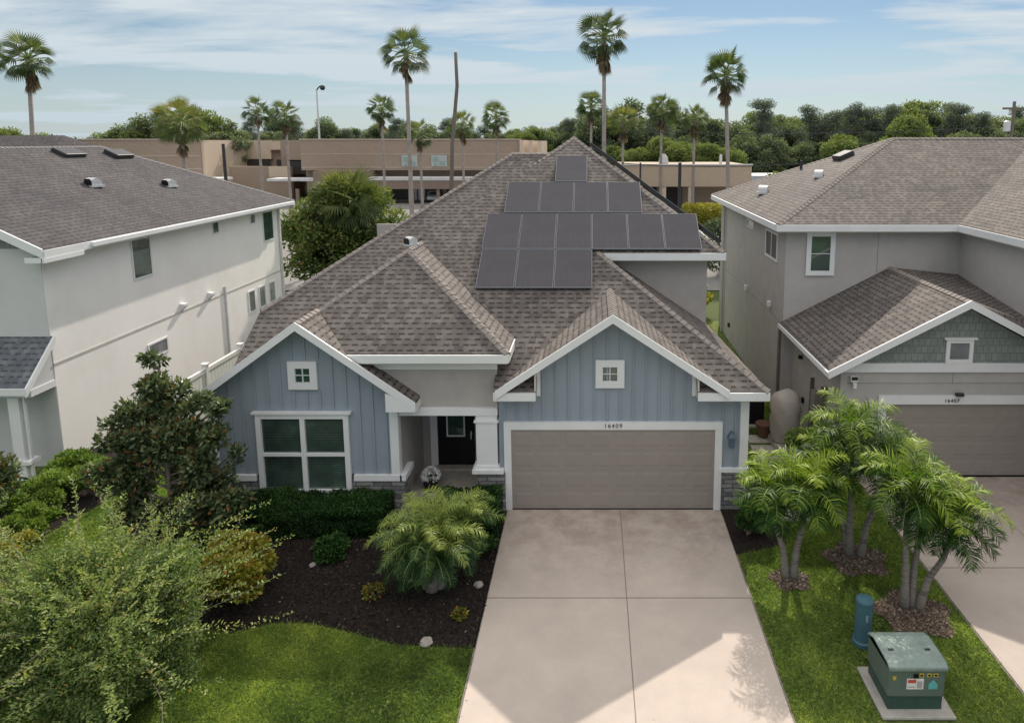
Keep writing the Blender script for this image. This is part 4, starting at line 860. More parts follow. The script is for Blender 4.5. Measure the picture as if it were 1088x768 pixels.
# big fine leaved foreground shrub with long arching shoots
def arching(name,label,cat,x,y,h,rad,nshoot,mat,seed,L=.06,W=.027,per=55,cloud=20000,core=(.95,.85)):
    rng=np.random.default_rng(seed); t=thing(name,label,cat,(x,y,0)); PP=[];DD=[];TT=[]; m=MB()
    for s in range(nshoot):
        a=rng.uniform(0,2*PI); el_=rng.uniform(.15,1.45); d=Vector((math.cos(a)*math.cos(el_),math.sin(a)*math.cos(el_),math.sin(el_)))
        p=Vector((d.x*rad*.25,d.y*rad*.25,h*.25+rng.uniform(0,.3)*h)); Ls=rng.uniform(.55,1.0)*(rad*1.25*math.cos(el_)+h*.78*math.sin(el_)); st=Ls/per; path=[tuple(p)]
        bt=rng.uniform(.2,.65)
        wob=rng.normal(size=3)*.25
        for k in range(per):
            d=(d+Vector((wob[0]*.03,wob[1]*.03,-.014 if k>per*.4 else 0))+Vector(rng.normal(size=3)*.03)).normalized(); p=p+d*st
            if k%6==5: path.append(tuple(p))
            if k>per*.12:
                for sgn in (-1,1):
                    sd=d.cross(Vector((0,0,1))); 
                    if sd.length<.1: sd=Vector((1,0,0))
                    off=Vector(rng.normal(size=3)*.05*(1.15-k/per))
                    PP.append(tuple(p+off)); DD.append(tuple(sd.normalized()*sgn*.8+d*.5+Vector((0,0,.2))+Vector(rng.normal(size=3)*.4))); TT.append(bt+.35*(k/per)+rng.normal()*.13)
        if s%3==0: m.tube(path,[.012*(1-.8*i/len(path)) for i in range(len(path))],4)
    o=m.build('stem',M['bark'],None,smooth=True); o.parent=t
    P=np.array(PP); D=np.array(DD); T=np.clip(np.array(TT),0,.95)
    Pc,dc,rc=blob_points(rng,rblobs(rng,0,0,h*.5,rad*core[0],rad*core[0],h*.5*core[1],60,(.16,.32)),cloud,.8)
    P=np.concatenate([P,Pc]); D=np.concatenate([D,dc+rng.normal(size=dc.shape)]); T=np.concatenate([T,np.clip(.15+.4*rc-.1+.15*rng.normal(size=len(rc)),0,.9)]); n=len(P)
    T=np.clip(T+.2*smooth_noise(P,2.4,seed)+.12*smooth_noise(P+P[:,2:3],7,seed+3),0,.95); T[rng.random(n)<.015]=1.0
    V,Fc,Tt=leaves(P,D,L*(.6+.8*rng.random(n)),W*(.7+.6*rng.random(n)),T,rng); o=mesh_np('foliage',V,Fc,mat,tint=Tt); o.parent=t; return t
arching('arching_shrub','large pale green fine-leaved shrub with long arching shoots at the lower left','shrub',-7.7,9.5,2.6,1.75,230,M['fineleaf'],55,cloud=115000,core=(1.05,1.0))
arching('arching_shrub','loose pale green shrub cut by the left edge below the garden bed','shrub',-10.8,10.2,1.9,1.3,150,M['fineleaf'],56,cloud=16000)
shrub('croton_shrub','rounded yellow-green shrub with orange leaves at the end of the mulch bed','shrub',-6.85,12.15,rblobs(np.random.default_rng(3),0,0,.72,.85,.75,.62,16,(.3,.45)),9500,.095,.05,M['yellowleaf'],61,tb=.62,spot=.07)
shrub('croton_shrub','small yellow-green shrub at the far left edge','shrub',-12.3,13.2,rblobs(np.random.default_rng(4),0,0,.3,.5,.5,.3,7,(.35,.5)),2600,.09,.045,M['yellowleaf'],62,tb=.6,spot=.05)
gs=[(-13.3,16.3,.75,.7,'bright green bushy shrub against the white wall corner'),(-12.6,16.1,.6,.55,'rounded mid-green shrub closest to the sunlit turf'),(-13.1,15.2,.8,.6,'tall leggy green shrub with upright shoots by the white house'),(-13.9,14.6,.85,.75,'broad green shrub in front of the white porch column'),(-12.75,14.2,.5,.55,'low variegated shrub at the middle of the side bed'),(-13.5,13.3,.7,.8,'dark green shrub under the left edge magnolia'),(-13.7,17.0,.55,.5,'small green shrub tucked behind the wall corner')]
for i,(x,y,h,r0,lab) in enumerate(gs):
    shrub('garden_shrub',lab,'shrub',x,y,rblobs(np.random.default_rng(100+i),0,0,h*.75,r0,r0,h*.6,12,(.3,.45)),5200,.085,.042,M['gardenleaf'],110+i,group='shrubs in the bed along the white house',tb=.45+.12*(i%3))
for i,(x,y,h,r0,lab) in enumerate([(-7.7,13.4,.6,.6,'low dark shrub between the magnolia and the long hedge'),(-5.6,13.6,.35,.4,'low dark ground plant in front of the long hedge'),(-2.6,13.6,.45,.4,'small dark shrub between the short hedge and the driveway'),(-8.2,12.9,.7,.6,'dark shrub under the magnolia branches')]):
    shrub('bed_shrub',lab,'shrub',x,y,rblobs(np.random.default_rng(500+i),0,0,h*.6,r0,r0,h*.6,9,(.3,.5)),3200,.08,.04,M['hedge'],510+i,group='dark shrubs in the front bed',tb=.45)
# low weeds / small plants in the mulch bed
for i,(x,y,s,lab) in enumerate([(-2.5,11.6,.13,'small weed near the front corner of the mulch bed'),(-4.3,12.2,.2,'small brownish plant left of the feathery palm')]):
    shrub('small_plant',lab,'plant',x,y,[(0,0,s*.6,s,s,s*.6)],260,.06,.03,M['yellowleaf'],130+i,stems=2,tb=.25,spot=.1)
shrub('corner_shrub','dark leafy shrub in the bed at the garage corner','shrub',3.75,14.55,rblobs(np.random.default_rng(8),0,0,.5,.5,.45,.45,9,(.35,.5)),5200,.08,.04,M['hedge'],140,tb=.5)
shrub('side_shrub','rounded green shrub beside the taupe garage wall','shrub',5.85,16.4,rblobs(np.random.default_rng(9),0,0,1.15,.75,.8,.7,14,(.35,.5)),8000,.09,.045,M['gardenleaf'],141,tb=.55)
# feather palms
def frond(rng,base,az_,el0,Ln,bend,leaf,npairs,tint,width=.022,droop=.5,twist=.0):
    """returns V,F,T for leaflets and a rachis path"""
    p=Vector(base); e_=el0; path=[tuple(p)]; Vs=[];Fs=[];Ts=[]; n0=0; st=Ln/npairs
    for k in range(npairs):
        f=k/npairs; e_-=bend*st/Ln*(.4+1.2*f)
        d=Vector((math.cos(az_)*math.cos(e_),math.sin(az_)*math.cos(e_),math.sin(e_))); p=p+d*st
        if k%4==3: path.append(tuple(p))
        if f<.12: continue
        side=Vector((-math.sin(az_),math.cos(az_),0)); upv=side.cross(d)
        if upv.z<0: upv=-upv
        ll=leaf*(math.sin(PI*min(1,.18+.80*f))**.6)*rng.uniform(.85,1.1)
        for s in (-1,1):
            ld=(side*s*.85+d*.62+upv*rng.uniform(-.2,.7)).normalized()
            m1=p+ld*ll*.5; ld2=(ld-Vector((0,0,droop*rng.uniform(.5,1.3)))).normalized(); tip=m1+ld2*ll*.5
            wv=d*width*.5
            Vs+= [tuple(p-wv*.6),tuple(p+wv*.6),tuple(m1+wv),tuple(m1-wv),tuple(tip+wv*.15),tuple(tip-wv*.15)]
            Fs+= [(n0,n0+1,n0+2,n0+3),(n0+3,n0+2,n0+4,n0+5)]; n0+=6
            tt_=tint+rng.normal()*.15+.3*(f-.5); Ts+=[tt_]*6
    return Vs,Fs,Ts,path
def feather_palm(name,label,x,y,trunks,mat,seed,group=None,nf=15,Ln=1.25,leaf=.38,width=.022,bend=1.95,shaft=True,tr=.062,droop=.65,pairs=38):
    rng=np.random.default_rng(seed); t=thing(name,label,'palm tree',(x,y,0),0,group)
    for (tx,ty,tz,bx_,by_,k) in trunks:
        c=MB(); mid=(bx_*.6+tx*.4+(tx-bx_)*-.12,by_*.6+ty*.4,tz*.45)
        c.tube([(bx_,by_,-.1),(bx_+(tx-bx_)*.12,by_+(ty-by_)*.12,tz*.2),mid,(bx_+(tx-bx_)*.75,by_+(ty-by_)*.75,tz*.72),(tx,ty,tz)],[tr*1.75,tr*1.25,tr,tr*.85,tr*.75],12)
        tk=c.build('trunk',M['palmbark'],None,smooth=True); tk.parent=t
        if shaft:
            s=MB(); s.tube([(tx,ty,tz-.02),(tx,ty,tz+.15),(tx,ty,tz+.45)],[tr*.95,tr*1.0,tr*.45],10); s_=s.build('crownshaft',M['crownshaft'],None,smooth=True); s_.parent=t
        VV=[];FF=[];TT=[];n0=0; rc=MB()
        zt=tz+(.4 if shaft else .05)
        for i in range(int(nf*k)):
            f=(i+.5)/(nf*k); a=i*2.399+rng.uniform(-.2,.2); e0=1.42-1.45*f**1.1+rng.uniform(-.12,.12); L_=Ln*rng.uniform(.8,1.08)*(.75+.3*math.sin(PI*min(1,f+.25)))*(.85+.15*k)
            V,F_,T_,path=frond(rng,(tx,ty,zt-.25*f),a,e0,L_,bend*rng.uniform(.8,1.2),leaf,pairs,.78-.70*f+rng.normal()*.14,width,droop)
            VV+=V; FF+=[tuple(q+n0 for q in fc) for fc in F_]; TT+=T_; n0=len(VV); rc.tube(path,[.016*(1-.8*j/len(path)) for j in range(len(path))],5)
        o=mesh_np('fronds',np.array(VV),np.array(FF),mat,tint=np.clip(TT,0,1)); o.parent=t
        o=rc.build('frond_stalks',M['crownshaft'],None,smooth=True); o.parent=t
    return t
GP='feather palms in the grass strip'
feather_palm('christmas_palm','two-trunk feather palm beside the driveway with its crowns by the garage corner',4.0,12.75,[(-.34,.05,1.45,-.07,0,1),(.27,.0,1.55,.07,0,1)],M['palmleaf'],201,GP,nf=25,Ln=1.12)
feather_palm('christmas_palm','tallest feather palm standing at the back of the strip before the taupe garage',5.6,13.45,[(-.15,.1,2.35,-.12,.05,1.25),(.62,.15,1.75,.1,0,.9),(-.5,.25,1.5,-.1,.1,.9)],M['palmleaf'],202,GP,nf=26,Ln=1.22)
feather_palm('christmas_palm','three-trunk feather palm with splayed trunks behind the green cabinet',6.05,11.8,[(-.2,.05,2.05,-.12,.05,1),(.12,.15,1.75,.02,.08,.9),(.62,-.05,1.5,.12,0,1)],M['palmleaf'],203,GP,nf=25,Ln=1.1)
feather_palm('pygmy_date_palm','bushy pygmy date palm with fine drooping fronds in the mulch bed',-3.2,12.45,[(0,0,.95,0,0,1),(.3,.45,1.0,.1,.1,.8),(-.25,.25,.8,-.1,.1,.8)],M['pygmy'],204,None,nf=44,Ln=1.25,leaf=.31,width=.014,bend=1.75,shaft=False,tr=.09,droop=.85,pairs=56)
# fan palms (far)
def fan_crown(rng,t,z,Rr,nl,dead,segs=12,tint=.5):
    VV=[];FF=[];TT=[];n0=0; m=MB()
    DV=[];DF=[];DT=[];d0=0
    for i in range(nl+dead):
        isd=i>=nl; tw=rng.uniform(-1.0,1.0); f=(i+.5)/nl if not isd else 1; a=i*2.399+rng.uniform(-.3,.3)
        e_=math.asin(max(-1,min(1,.98-1.72*f)))+rng.uniform(-.18,.18) if not isd else rng.uniform(-1.45,-1.1)
        pl=Rr*(.40+.2*rng.random()) if not isd else Rr*.25*rng.random()
        d=Vector((math.cos(a)*math.cos(e_),math.sin(a)*math.cos(e_),math.sin(e_))); b0=Vector((0,0,z-(rng.uniform(.1,1.4)*Rr*.6 if isd else .12*Rr*f))); hub=b0+d*pl
        if not isd: m.tube([tuple(b0),tuple(hub)],[.03*Rr,.015*Rr],4,False)
        side=d.cross(Vector((0,0,1))); side=side.normalized() if side.length>.05 else Vector((1,0,0)); up=side.cross(d).normalized(); side=side*math.cos(tw)+up*math.sin(tw)
        fl=Rr*rng.uniform(.48,.68)*(1 if not isd else .8)
        spread=2.0 if not isd else 1.0
        for s in range(segs):
            q=(s/(segs-1)-.5)*spread; ld=(d*math.cos(q)+side*math.sin(q)).normalized(); mid=hub+ld*fl*.6; tip=mid+(ld-Vector((0,0,.30 if e_>.3 else .95))).normalized()*fl*.5
            wv=(side*math.cos(q)-d*math.sin(q))*fl*.042
            Vs=[tuple(hub),tuple(mid-wv),tuple(tip),tuple(mid+wv)]
            if isd: DV+=Vs; DF.append((d0,d0+1,d0+2,d0+3)); d0+=4; DT+=[rng.random()]*4
            else: VV+=Vs; FF.append((n0,n0+1,n0+2,n0+3)); n0+=4; tt_=tint+.25-.5*f+rng.normal()*.1+(.25 if rng.random()<.06 else 0); TT+=[tt_]*4
    o=mesh_np('crown',np.array(VV),np.array(FF),M['fanleaf'],tint=np.clip(TT,0,1)); o.parent=t
    if dead: o=mesh_np('dead_skirt',np.array(DV),np.array(DF),M['deadleaf'],tint=np.clip(DT,0,1)); o.parent=t
    o=m.build('leaf_stalks',M['crownshaft'],None); o.parent=t
def fan_palm(px,py,Rpx,D,label,dead=14,nl=38,lean=0,seed=0,tr=.2,tint=.5,base=None):
    """positions computed offline from the calibrated view, given as world numbers"""
    rng=np.random.default_rng(300+seed); Xc,Zc,Rr=px,py,Rpx
    t=thing('fan_palm',label,'palm tree',(Xc+lean,D,0),0,'tall fan palms behind the houses')
    m=MB(); m.tube([(0,0,-.2),(-lean*.15,0,Zc*.15),(-lean*.45,0,Zc*.5),(-lean,0,Zc)],[tr*1.4,tr*1.05,tr*.9,tr*.75],9); o=m.build('trunk',M['farbark'],None,smooth=True); o.parent=t
    sub=bpy.data.objects.new('x',None)
    fan_crown(rng,t,Zc,Rr,int(nl*.9),dead,segs=14,tint=tint)
    for c in t.children:
        if c.name.split('.')[0] in('crown','dead_skirt','leaf_stalks'): c.location=(-lean,0,0)
    bpy.data.objects.remove(sub)
import_palms=[ # X, crown z, radius, distance, label...
]
def px2(px,py,D):   # picture position -> x and z at distance D (used only while laying out the background row)
    c_,s_=math.cos(R(8.4)),math.sin(R(8.4)); u=(px-630)/725; v=-(py-257)/725; ry_=c_+v*s_; return u/ry_*D, 8.82+(-s_+v*c_)/ry_*D
PALMS=[(30,62,2.15,56,'leaning fan palm with ragged brown skirt near the left edge',22,36,-.9,.45),
(-19,58,2.0,58,'fan palm mostly outside the left edge',10,30,0,.45),
(192,130,2.3,58,'wide low yellowish fan palm in front of the left trees',14,44,0,.72),
(273,118,1.95,84,'left one of the close pair of small palms before the cream wall',6,34,0,.5),
(303,122,2.0,84,'right one of the close pair of small palms before the cream wall',12,34,.0,.5),
(405,116,2.0,86,'small fan palm just left of the very tall palm over the shopping building',14,34,0,.45),
(431,56,2.2,58,'very tall fan palm rising above the middle of the shopping building',12,30,0,.45),
(446,142,1.95,84,'lowest fan palm in front of the shopping building beside the tall trunk',18,34,0,.55),
(491,132,1.95,84,'small brownish fan palm right of the bare pole',22,28,0,.6),
(527,124,2.1,88,'fan palm at the right end of the shopping building',8,34,0,.5),
(642,38,2.25,56,'tallest fan palm with hanging dead fronds above the roof peak',30,36,0,.4),
(628,112,1.95,84,'small fan palm immediately left of the tallest palm trunk',8,34,0,.45),
(662,128,2.2,80,'yellowish fan palm immediately right of the tallest palm trunk',12,36,0,.7),
(703,117,2.1,82,'fan palm between the yellowish palm and the brown-skirted palm',14,36,0,.45),
(738,126,2.0,82,'fan palm with long brown skirt of dead leaves',30,32,0,.5),
(771,78,2.15,58,'tall drooping fan palm above the right roof slope',26,36,.7,.42)]
for i,(px,py,Rr,D,lab,dead,nl,lean,ti) in enumerate(PALMS):
    xx,zz_=px2(px,py,D); fan_palm(xx,zz_,Rr*.92,D,lab,dead,nl,lean,i,tr=.19 if D<70 else .17,tint=ti)
# bare trunk
xx,zt=px2(484,56,60); x0=-12.7
m=MB(); m.tube([(x0,60,-.2),(x0+.45,60,8.5),(xx+.05,60,13.5),(xx,60,zt)],[.22,.17,.15,.14],9); tag(m.build('bare_palm_trunk',M['wood'],smooth=True),'bare headless palm trunk standing like a pole','trunk')
# cabbage palm with surrounding tree behind the left side of the roof
bl=rblobs(np.random.default_rng(21),0,0,4.2,3.7,2.8,3.1,38,(.28,.42))+[(0,0,3.6,2.5,2.0,2.3)]
branch_tree('broadleaf_tree','dense green tree with yellow edges between the white house and the roof','tree',-13.75,37.0,6,bl,44000,.24,.12,M['lightleaf'],210,tr=.2,tb=.32,spot=.04,shell=.7)
rngc=np.random.default_rng(22); t=thing('cabbage_palm','round cabbage palm head growing out of the dense tree','palm tree',(-13.0,36.0,0))
m=MB(); m.tube([(0,0,-.1),(0,0,5.6)],[.24,.2],10); o=m.build('trunk',M['farbark'],None,smooth=True); o.parent=t
fan_crown(rngc,t,5.7,1.9,46,4,14,.6)
# yard shrubs visible between house and taupe house, hedge far
def copyless(*a,**k): return shrub(*a,**k)
shrub('yard_shrub','bright yellow-green shrub behind the upper storey wall','shrub',5.1,33.0,rblobs(np.random.default_rng(31),0,0,1.2,1.0,1.0,1.0,12,(.35,.5)),4500,.16,.08,M['yellowleaf'],150,tb=.6)
shrub('yard_shrub','tall dark shrub behind the upper storey wall','shrub',5.2,36.5,rblobs(np.random.default_rng(32),0,0,2.6,1.3,1.2,1.9,14,(.3,.45)),7000,.2,.09,M['treeleaf'],151,tb=.4)
shrub('yard_shrub','dark green shrub above the gutter of the taupe house','shrub',9.0,44.0,rblobs(np.random.default_rng(33),0,0,2.2,2.2,1.5,1.8,14,(.3,.45)),7000,.22,.1,M['treeleaf'],152,tb=.45)
hx,hz=px2(757,200,70); shrub('clipped_hedge','sunlit yellow-green hedge by the low tan building','hedge',hx,70,[(k*1.1-2.4,0,1.2,1.1,1.0,1.3) for k in range(5)],9000,.2,.1,M['yellowleaf'],153,tb=.72)
tx,tz_=px2(836,182,62); branch_tree('bright_tree','light green pointed tree rising over the edge of the taupe roof','tree',tx,62,6.4,rblobs(np.random.default_rng(34),0,0,3.9,2.6,2.2,2.4,18,(.28,.42)),9000,.3,.14,M['lightleaf'],154,tr=.2,tb=.5)
# distant trees: prototypes copied
def proto(kind,seed):
    rng=np.random.default_rng(seed)
    if kind=='oak':
        bl=rblobs(rng,0,0,7.3,rng.uniform(5,7),5,rng.uniform(4.2,5.6),48,(.11,.33)); return branch_tree('oak_tree','x','tree',0,0,10,bl,20000,.34,.17,M['treeleaf'],seed,tr=.4,tb=rng.uniform(.3,.62),shell=.8)
    if kind=='pine':
        bl=[]
        for k in range(14):
            z=rng.uniform(8,15.5); q=rng.uniform(.6,3.0)*(1-(z-8)/12); a=rng.uniform(0,6.28); bl.append((q*math.cos(a),q*math.sin(a),z,1.5,1.4,.75))
        return branch_tree('pine_tree','x','tree',0,0,16.5,bl,8000,.34,.09,M['pineleaf'],seed,tr=.26,tb=.42,shell=.8,bare=.5)
    bl=rblobs(rng,0,0,6.5,4.6,4,4.2,18,(.3,.45)); return branch_tree('light_oak_tree','x','tree',0,0,9,bl,18000,.30,.15,M['lightleaf'],seed,tr=.35,tb=.42,shell=.6)
protos={'oak':[proto('oak',401),proto('oak',402),proto('oak',411),proto('oak',412),proto('oak',413)],'pine':[proto('pine',403),proto('pine',404),proto('pine',406)],'light':[proto('light',405),proto('light',407)]}
used=set(); rp=random.Random(5)
def place(kind,px,topy,D,label,group,s=None):
    p=rp.choice(protos[kind]); c=p if p.name not in used else copy_tree(p)
    used.add(p.name); Htop={'oak':12.2,'pine':16.4,'light':10.6}[kind]
    x_,z_=px2(px,topy,D); s=z_/Htop; c.location=(x_,D,0); c.scale=(s*rp.uniform(.8,1.25),s,s); c.rotation_euler=(0,0,rp.uniform(0,6.28)); c['label']=label; c['group']=group; return c
FT='far trees on the skyline'
LAB={'oak':'dark round-crowned tree in the far treeline','pine':'sparse pine standing in the far treeline','light':'lighter green tree in the far treeline'}
# left part behind the mall
for px in range(232,650,17): place('oak' if (px//17)%3 else 'pine',px+rp.uniform(-5,5),rp.uniform(124,136),190+rp.uniform(-10,30),{'oak':'dark round tree rising just above the long shopping building','pine':'sparse pine rising just above the long shopping building'}['oak' if (px//17)%3 else 'pine'],FT)
for px,ty,k in ((118,137,'light'),(142,128,'oak'),(172,117,'oak'),(210,110,'light'),(232,122,'oak'),(150,134,'light')): place(k,px,ty,112,{'oak':'dark tree behind the wide low palm at the left','light':'light green tree behind the wide low palm at the left'}[k],'trees behind the left end of the shopping building')
for px,ty in ((-10,128),(5,132),(28,138)): place('light',px,ty,90,'small green tree behind the ridge of the white house','trees over the white house roof')
# right wood
for px in range(560,1130,15):
    far=rp.uniform(120,150); k='pine' if rp.random()<.33 else ('light' if rp.random()<.25 else 'oak'); ty=rp.uniform(112,126) if px>640 else rp.uniform(126,134)
    if k=='pine': ty-=8
    place(k,px,ty,far,{'oak':'dark round tree in the wood on the right','pine':'thin pine poking out of the wood on the right','light':'lighter green tree in the wood on the right'}[k],'trees of the wood on the right')
for px in range(660,1120,26):
    k='light' if rp.random()<.35 else 'oak'; place(k,px,rp.uniform(138,155),rp.uniform(98,112),{'oak':'dark tree in the front row of the right hand wood','light':'light green tree in the front row of the right hand wood'}[k],'front row of the wood')
place('pine',812,103,118,'tall open pine standing clear left in the right wood',FT); place('pine',862,104,118,'tall flat-topped pine standing clear above the right wood',FT); place('oak',655,103,118,'tall dark tree behind the yellowish palm',FT)
for px,ty in ((700,112),(884,110),(905,108),(925,112),(948,103),(1018,108),(1046,112)): place('pine',px,ty,116,'thin-crowned pine breaking the skyline of the right hand wood',FT)
place('light',968,118,104,'large pale green tree above the taupe house ridge',FT); place('oak',1000,104,122,'tallest dark tree above the taupe house ridge',FT); place('light',965,102,125,'tall bright tree at the middle of the right wood',FT)
for k,l in protos.items():
    for p in l:
        if p.name not in used: 
            for c in list(p.children): bpy.data.objects.remove(c)
            bpy.data.objects.remove(p)
# understory mass to close the gaps low down
rng=np.random.default_rng(9); n=42000; P=np.column_stack([rng.uniform(5,140,n),rng.uniform(118,150,n),rng.uniform(0,9,n)]); P[:,2]*=(.75+.25*smooth_noise(P,.25,4)); 
V,Fc,Tt=leaves(P,rng.normal(size=(n,3)),.9,.55,np.clip(.25+.03*P[:,2]+.15*rng.normal(size=n)+.15*smooth_noise(P,.3,8),0,.9),rng); tag(mesh_np('undergrowth',V,Fc,M['treeleaf'],tint=Tt),'dense dark undergrowth of the wood beyond the houses','wood',kind='stuff')
n=26000; P=np.column_stack([rng.uniform(-260,20,n),rng.uniform(215,240,n),rng.uniform(0,10.5,n)]); P[:,2]*=(.8+.2*smooth_noise(P,.15,5))
V,Fc,Tt=leaves(P,rng.normal(size=(n,3)),1.6,1.0,np.clip(.3+.15*rng.normal(size=n)+.2*smooth_noise(P,.2,9),0,.9),rng); tag(mesh_np('far_wood',V,Fc,M['pineleaf'],tint=Tt),'hazy far-off wood behind the shopping building','wood',kind='stuff')
# ------------------------------------------------------------------ shopping building
B=thing('shopping_building','long flat-roofed tan block shopping building behind the palms','building',(-40,100,0))
m=MB(); top=8.95
m.box(-74,-57,100,125,2.6,top); m.box(-74,-57,101.5,125,-.1,2.6)
m.box(-42.5,-10.6,100,125,4.6,top); m.box(-42.5,-10.6,101.5,125,-.1,4.6)
m.box(-57,-42.5,113,125,-.1,top); m.box(-55.2,-46,104,105,-.1,5.0)
m.box(-49,-47.8,108,113,-.1,top)
m.box(-47.8,-42.5,107,113,5.9,top)
m.build('wall',M['mall'],B)
m=MB(); m.box(-56.99,-52.6,112.4,113,5.9,top-.1); m.box(-52.5,-47.9,112.0,112.6,7.4,top-.2); m.box(-49,-46,103.6,103.99,3.4,5.0); m.box(-57,-56.6,100.2,112.4,-.1,top-.05); m.each('lit_cream_wall',M['mallcream'],B)  # paler than the block wall, sunlight on these faces put into the colour
for (a,b,c_,d_) in ((-56.2,-52.9,3.6,5.7),(-51.7,-48.2,3.6,5.8),(-47.3,-43.6,3.7,5.7)):
    m=MB(); m.box(a,b,112.2,112.39,c_,d_) if a<-50 else m.box(a,b,106.8,106.99 if a>-48 else 107.99,c_,d_); m.build('dark_opening',M['malldark'],B)
m=MB(); m.box(-74.1,-56.9,99.9,100.02,top,top+.18); m.box(-42.6,-10.4,99.9,100.02,top,top+.18)
m.box(-42.5,-10.6,99.96,99.998,6.85,6.98); m.box(-42.5,-10.6,99.96,99.998,4.95,5.1); m.box(-74,-57,99.96,99.998,6.6,6.75); m.box(-74,-57,99.96,99.998,4.7,4.85)
m.each('cornice',plain('pale_band',(.48,.40,.34),.9),B)
m=MB(); m.box(-74,-52.6,96.5,99.95,3.3,3.62); m.box(-46,-39.5,96.5,99.95,3.2,3.55); m.box(-32,-8,96.5,99.95,3.3,3.7); m.each('canopy',M['awning'],B)
m=MB(); m.box(-32,-8,96.6,99.9,2.1,3.3); m.box(-74,-52.6,96.6,99.9,2.1,3.3); m.box(-39.5,-32.0,96.6,101.4,2.1,4.6); m.each('canopy_fascia',M['mallband'],B)
m=MB()
for x in range(-42,-10,4): m.box(x+.3,x+3.6,101.3,101.49,.2,2.1)
m.each('shop_window',M['malldark'],B)
m=MB()
for x in range(-42,-10,4): m.box(x-.2,x+.25,96.8,97.2,0,2.1)
m.each('canopy_pillar',M['mallband'],B)
m=MB(); m.box(-26.5,-26.1,101.1,101.29,.2,2.0); m.box(-25.3,-24.9,101.1,101.29,.2,2.0); m.box(-25.9,-25.5,101.1,101.29,.2,2.0) ; m.each('door_frame',M['awning'],B)
for cx in (-26.5,-21.0-1.2):
    m=MB(); m.box(cx-1.3,cx+1.0,99.8,99.95,5.15,6.8); s_=m.build('shop_sign',M['signwhite'],B)
    m=MB(); m.box(cx-1.0,cx-.3,99.72,99.799,5.9,6.5).box(cx-.1,cx+.7,99.72,99.799,5.4,5.9).box(cx-.9,cx-.5,99.72,99.799,5.3,5.6); m.each('sign_mark',M['signgreen'],s_)
m=MB()
for x in (-10.6,-9.3,-8.0): m.box(x,x+.55,99.5,112,4,top-.1)
m.each('end_pilaster',M['mallcream'],B)
# low tan building on the right
B2=thing('low_tan_building','low tan flat-roofed building with a recessed arcade beyond the hedge','building',(10,85,0))
m=MB(); m.box(3,19,82,95,3.4,5.95); m.box(3,19,86,95,-.1,3.4); m.build('wall',M['tan2'],B2)
m=MB(); m.box(3,19.1,81.85,82,5.95,6.1); m.build('roof_edge',M['awning'],B2)
m=MB()
for x in (8.2,11.5,17.2): m.box(x,x+.6,82.1,82.8,0,3.4)
m.each('pillar',M['mallcream'],B2)
m=MB(); m.box(3.5,8.0,85.8,85.99,.2,3.2); m.box(9.2,11.2,85.8,85.99,.2,3.2); m.each('dark_recess',M['malldark'],B2)
x_,z_=px2(705,172,84); m=MB(); m.lathe((x_,84,5.95),[(.55,0),(.62,.3),(.5,.9),(.2,1.3)],10); tag(m.build('rooftop_ventilator',M['galv']),'white domed ventilator on the low tan roof','vent')
x_,_=px2(766,170,84); m=MB(); m.box(x_-.15,x_+.15,84,84.3,5.95,7.2); tag(m.build('chimney_pipe',M['galv']),'thin pale flue pipe on the low tan roof','pipe')
x_,_=px2(806,180,95); m=MB(); m.prism([(x_-3,92,0),(x_+5,92,0),(x_+5,92,4.2),(x_-3,92,4.2)],(0,8,0)); o=m.build('grey_shed',plain('grey_metal_roof',(.42,.45,.48),.5)); tag(o,'pale grey shed beyond the low tan building','shed')
# poles, wires, light tower
def pole(px,topy,D,r,mat,name,label,cat,px_bot=None):
    x_,z_=px2(px,topy,D); m=MB(); m.tube([(x_,D,-.1),(x_,D,z_)],[r,r*.85],8); return tag(m.build(name,mat),label,cat,None)
pole(722.5,173,58,.16,M['darkmetal'],'steel_post','thick black post in front of the low tan building','post'); pole(680.5,173,75,.12,M['darkmetal'],'steel_post','thin black post at the left end of the low tan building','post')
pole(237,153,70,.18,M['darkmetal'],'steel_post','black post before the left shopping wall','post')
t=thing('light_tower','slender grey tower with a round lamp on top','tower',(-60.5,150,0))
xx,zt=px2(336,90,150); m=MB(); m.tube([(xx+60.5,0,0),(xx+60.5,0,zt-1)],[.3,.14],6); o=m.build('mast',M['galv'],None); o.parent=t
m=MB(); m.tube([(xx+60.5,0,zt-1.2),(xx+61.2,0,zt-.4),(xx+61.6,0,zt-.6)],.15,5); m.lathe((xx+61.8,0,zt-1.2),[(.3,0),(.6,.4),(.5,.9),(.1,1.1)],8); o=m.build('lamp_head',M['darkmetal'],None); o.parent=t
t=thing('utility_pole','wooden utility pole with cylindrical transformer at the right edge','utility pole',(0,70,0))
xx,zt=px2(1078,108,70); m=MB(); m.tube([(xx,0,0),(xx,0,zt)],[.2,.15],8); m.box(xx-1.1,xx+1.1,-.1,.1,zt-.8,zt-.6); o=m.build('pole',M['wood'],None); o.parent=t
m=MB(); m.lathe((xx-.55,0,zt-3.0),[(.1,0),(.34,.05),(.34,1.0),(.1,1.1)],10); o=m.build('can_transformer',M['galv'],None); o.parent=t
def wire(y1,y2,x1,x2,D,lab):
    a=px2(x1,y1,D); b=px2(x2,y2,D); m=MB(); pts=[]
    for k in range(13):
        f=k/12; pts.append((a[0]+(b[0]-a[0])*f,D,a[1]+(b[1]-a[1])*f-1.0*4*f*(1-f)*.5))
    m.tube(pts,.035,4); tag(m.build('power_line',M['darkmetal']),lab,'wire')
wire(139,134,660,1078,70,'upper sagging power line crossing the right wood'); wire(172,170,640,900,60,'lower power line above the low tan building')
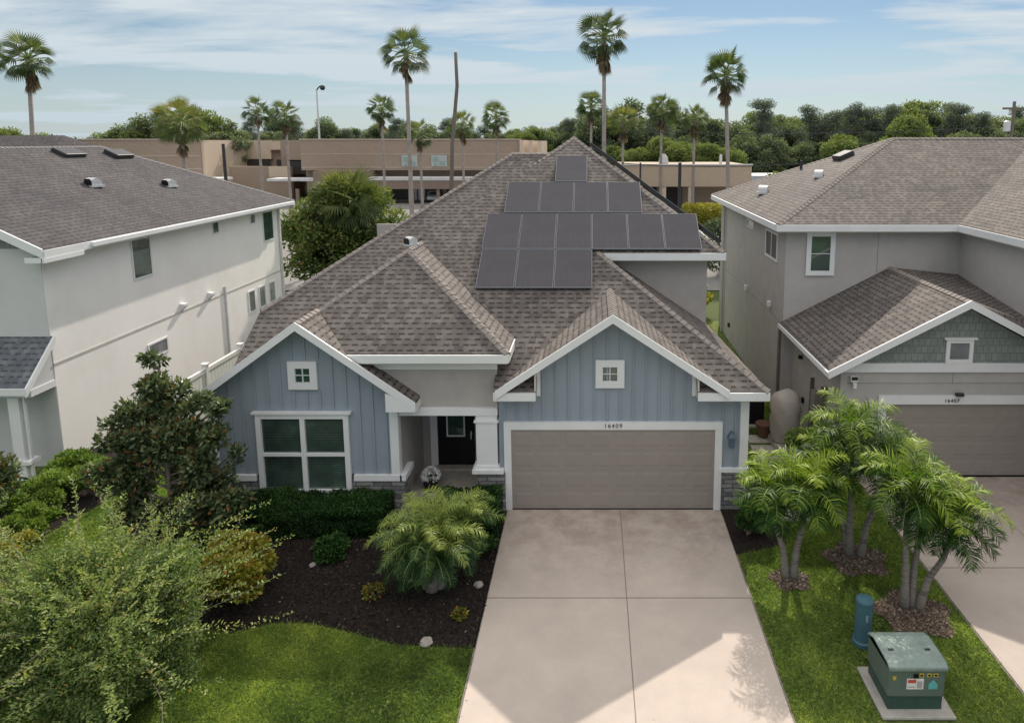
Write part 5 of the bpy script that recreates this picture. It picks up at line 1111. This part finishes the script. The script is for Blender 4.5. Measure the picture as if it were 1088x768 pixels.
# parked cars
def car_mesh(label,x,y,rz,col,kind='car'):
    t=thing('parked_car',label,'car',(x,y,0),rz,'cars parked behind the houses')
    prof=[(-2.2,.35),(-2.2,.75),(-1.95,.9),(-1.3,.98),(-.75,1.42),(.85,1.45),(1.55,1.02),(2.1,.9),(2.25,.7),(2.25,.35)]
    m=MB(); m.prism([(a,-.85,b) for a,b in prof],(0,1.7,0)); o=m.build('body',plain('car_paint_'+str(int(x*10)),col,.3,.03,spec=.6),None,bevel=.08); o.parent=t
    g=MB()
    for s in (-.862,.852): g.prism([(-.72,s,1.0),(-.45,s,1.34),(.72,s,1.36),(1.2,s,1.02)],(0,.01,0))
    g.prism([(-1.24,-.7,1.03),(-1.24,.7,1.03),(-.80,.62,1.40),(-.80,-.62,1.40)],(-.015,0,.015)); g.prism([(1.48,-.7,1.09),(1.48,.7,1.09),(.92,.62,1.44),(.92,-.62,1.44)],(.015,0,.015))
    o=g.build('windows',M['glass'],None); o.parent=t
    for a in (-1.4,1.4):
        for s in (-.88,.70):
            w_=MB(); w_.tube([(a,s,.33),(a,s+.18,.33)],.33,14); o=w_.build('wheel',M['tyre'],None); o.parent=t; h_=MB(); h_.tube([(a,s-.012,.33),(a,s+.192,.33)],.18,10); k=h_.build('rim',M['galv'],None); k.parent=o
    return t
CARS=[(348,247,(.12,.16,.22),'dark blue car behind the dense tree',R(75)),(352,262,(.7,.7,.7),'white car nearest behind the dense tree',R(80)),(479,206,(.05,.05,.055),'black car at the storefront near the tall trunk',R(90)),(462,212,(.72,.74,.74),'white car left of the black car at the storefront',R(95)),(588,1,(0,0,0),'',0)]
for px,py,colr,lab,rz in CARS[:4]:
    D=8.82*725/(py-150)*.98; x_,_=px2(px,py,D); car_mesh(lab,x_,D,rz,colr)
for px,D,colr,lab in ((283,62,(.5,.5,.52),'silver car seen past the corner of the white house'),(750,76,(.25,.24,.24),'grey car by the sunlit hedge'),(764,77,(.5,.5,.5),'light grey car right of the sunlit hedge')):
    x_,_=px2(px,230,D); car_mesh(lab,x_,D,R(10),colr)
# the far parking lot road strip behind hedge
struct(sheet('road',[(4,58),(60,58),(60,64),(4,64)],-.01,plain('pale_road',(.45,.43,.40),.9)),'pale road beyond the taupe house','road')
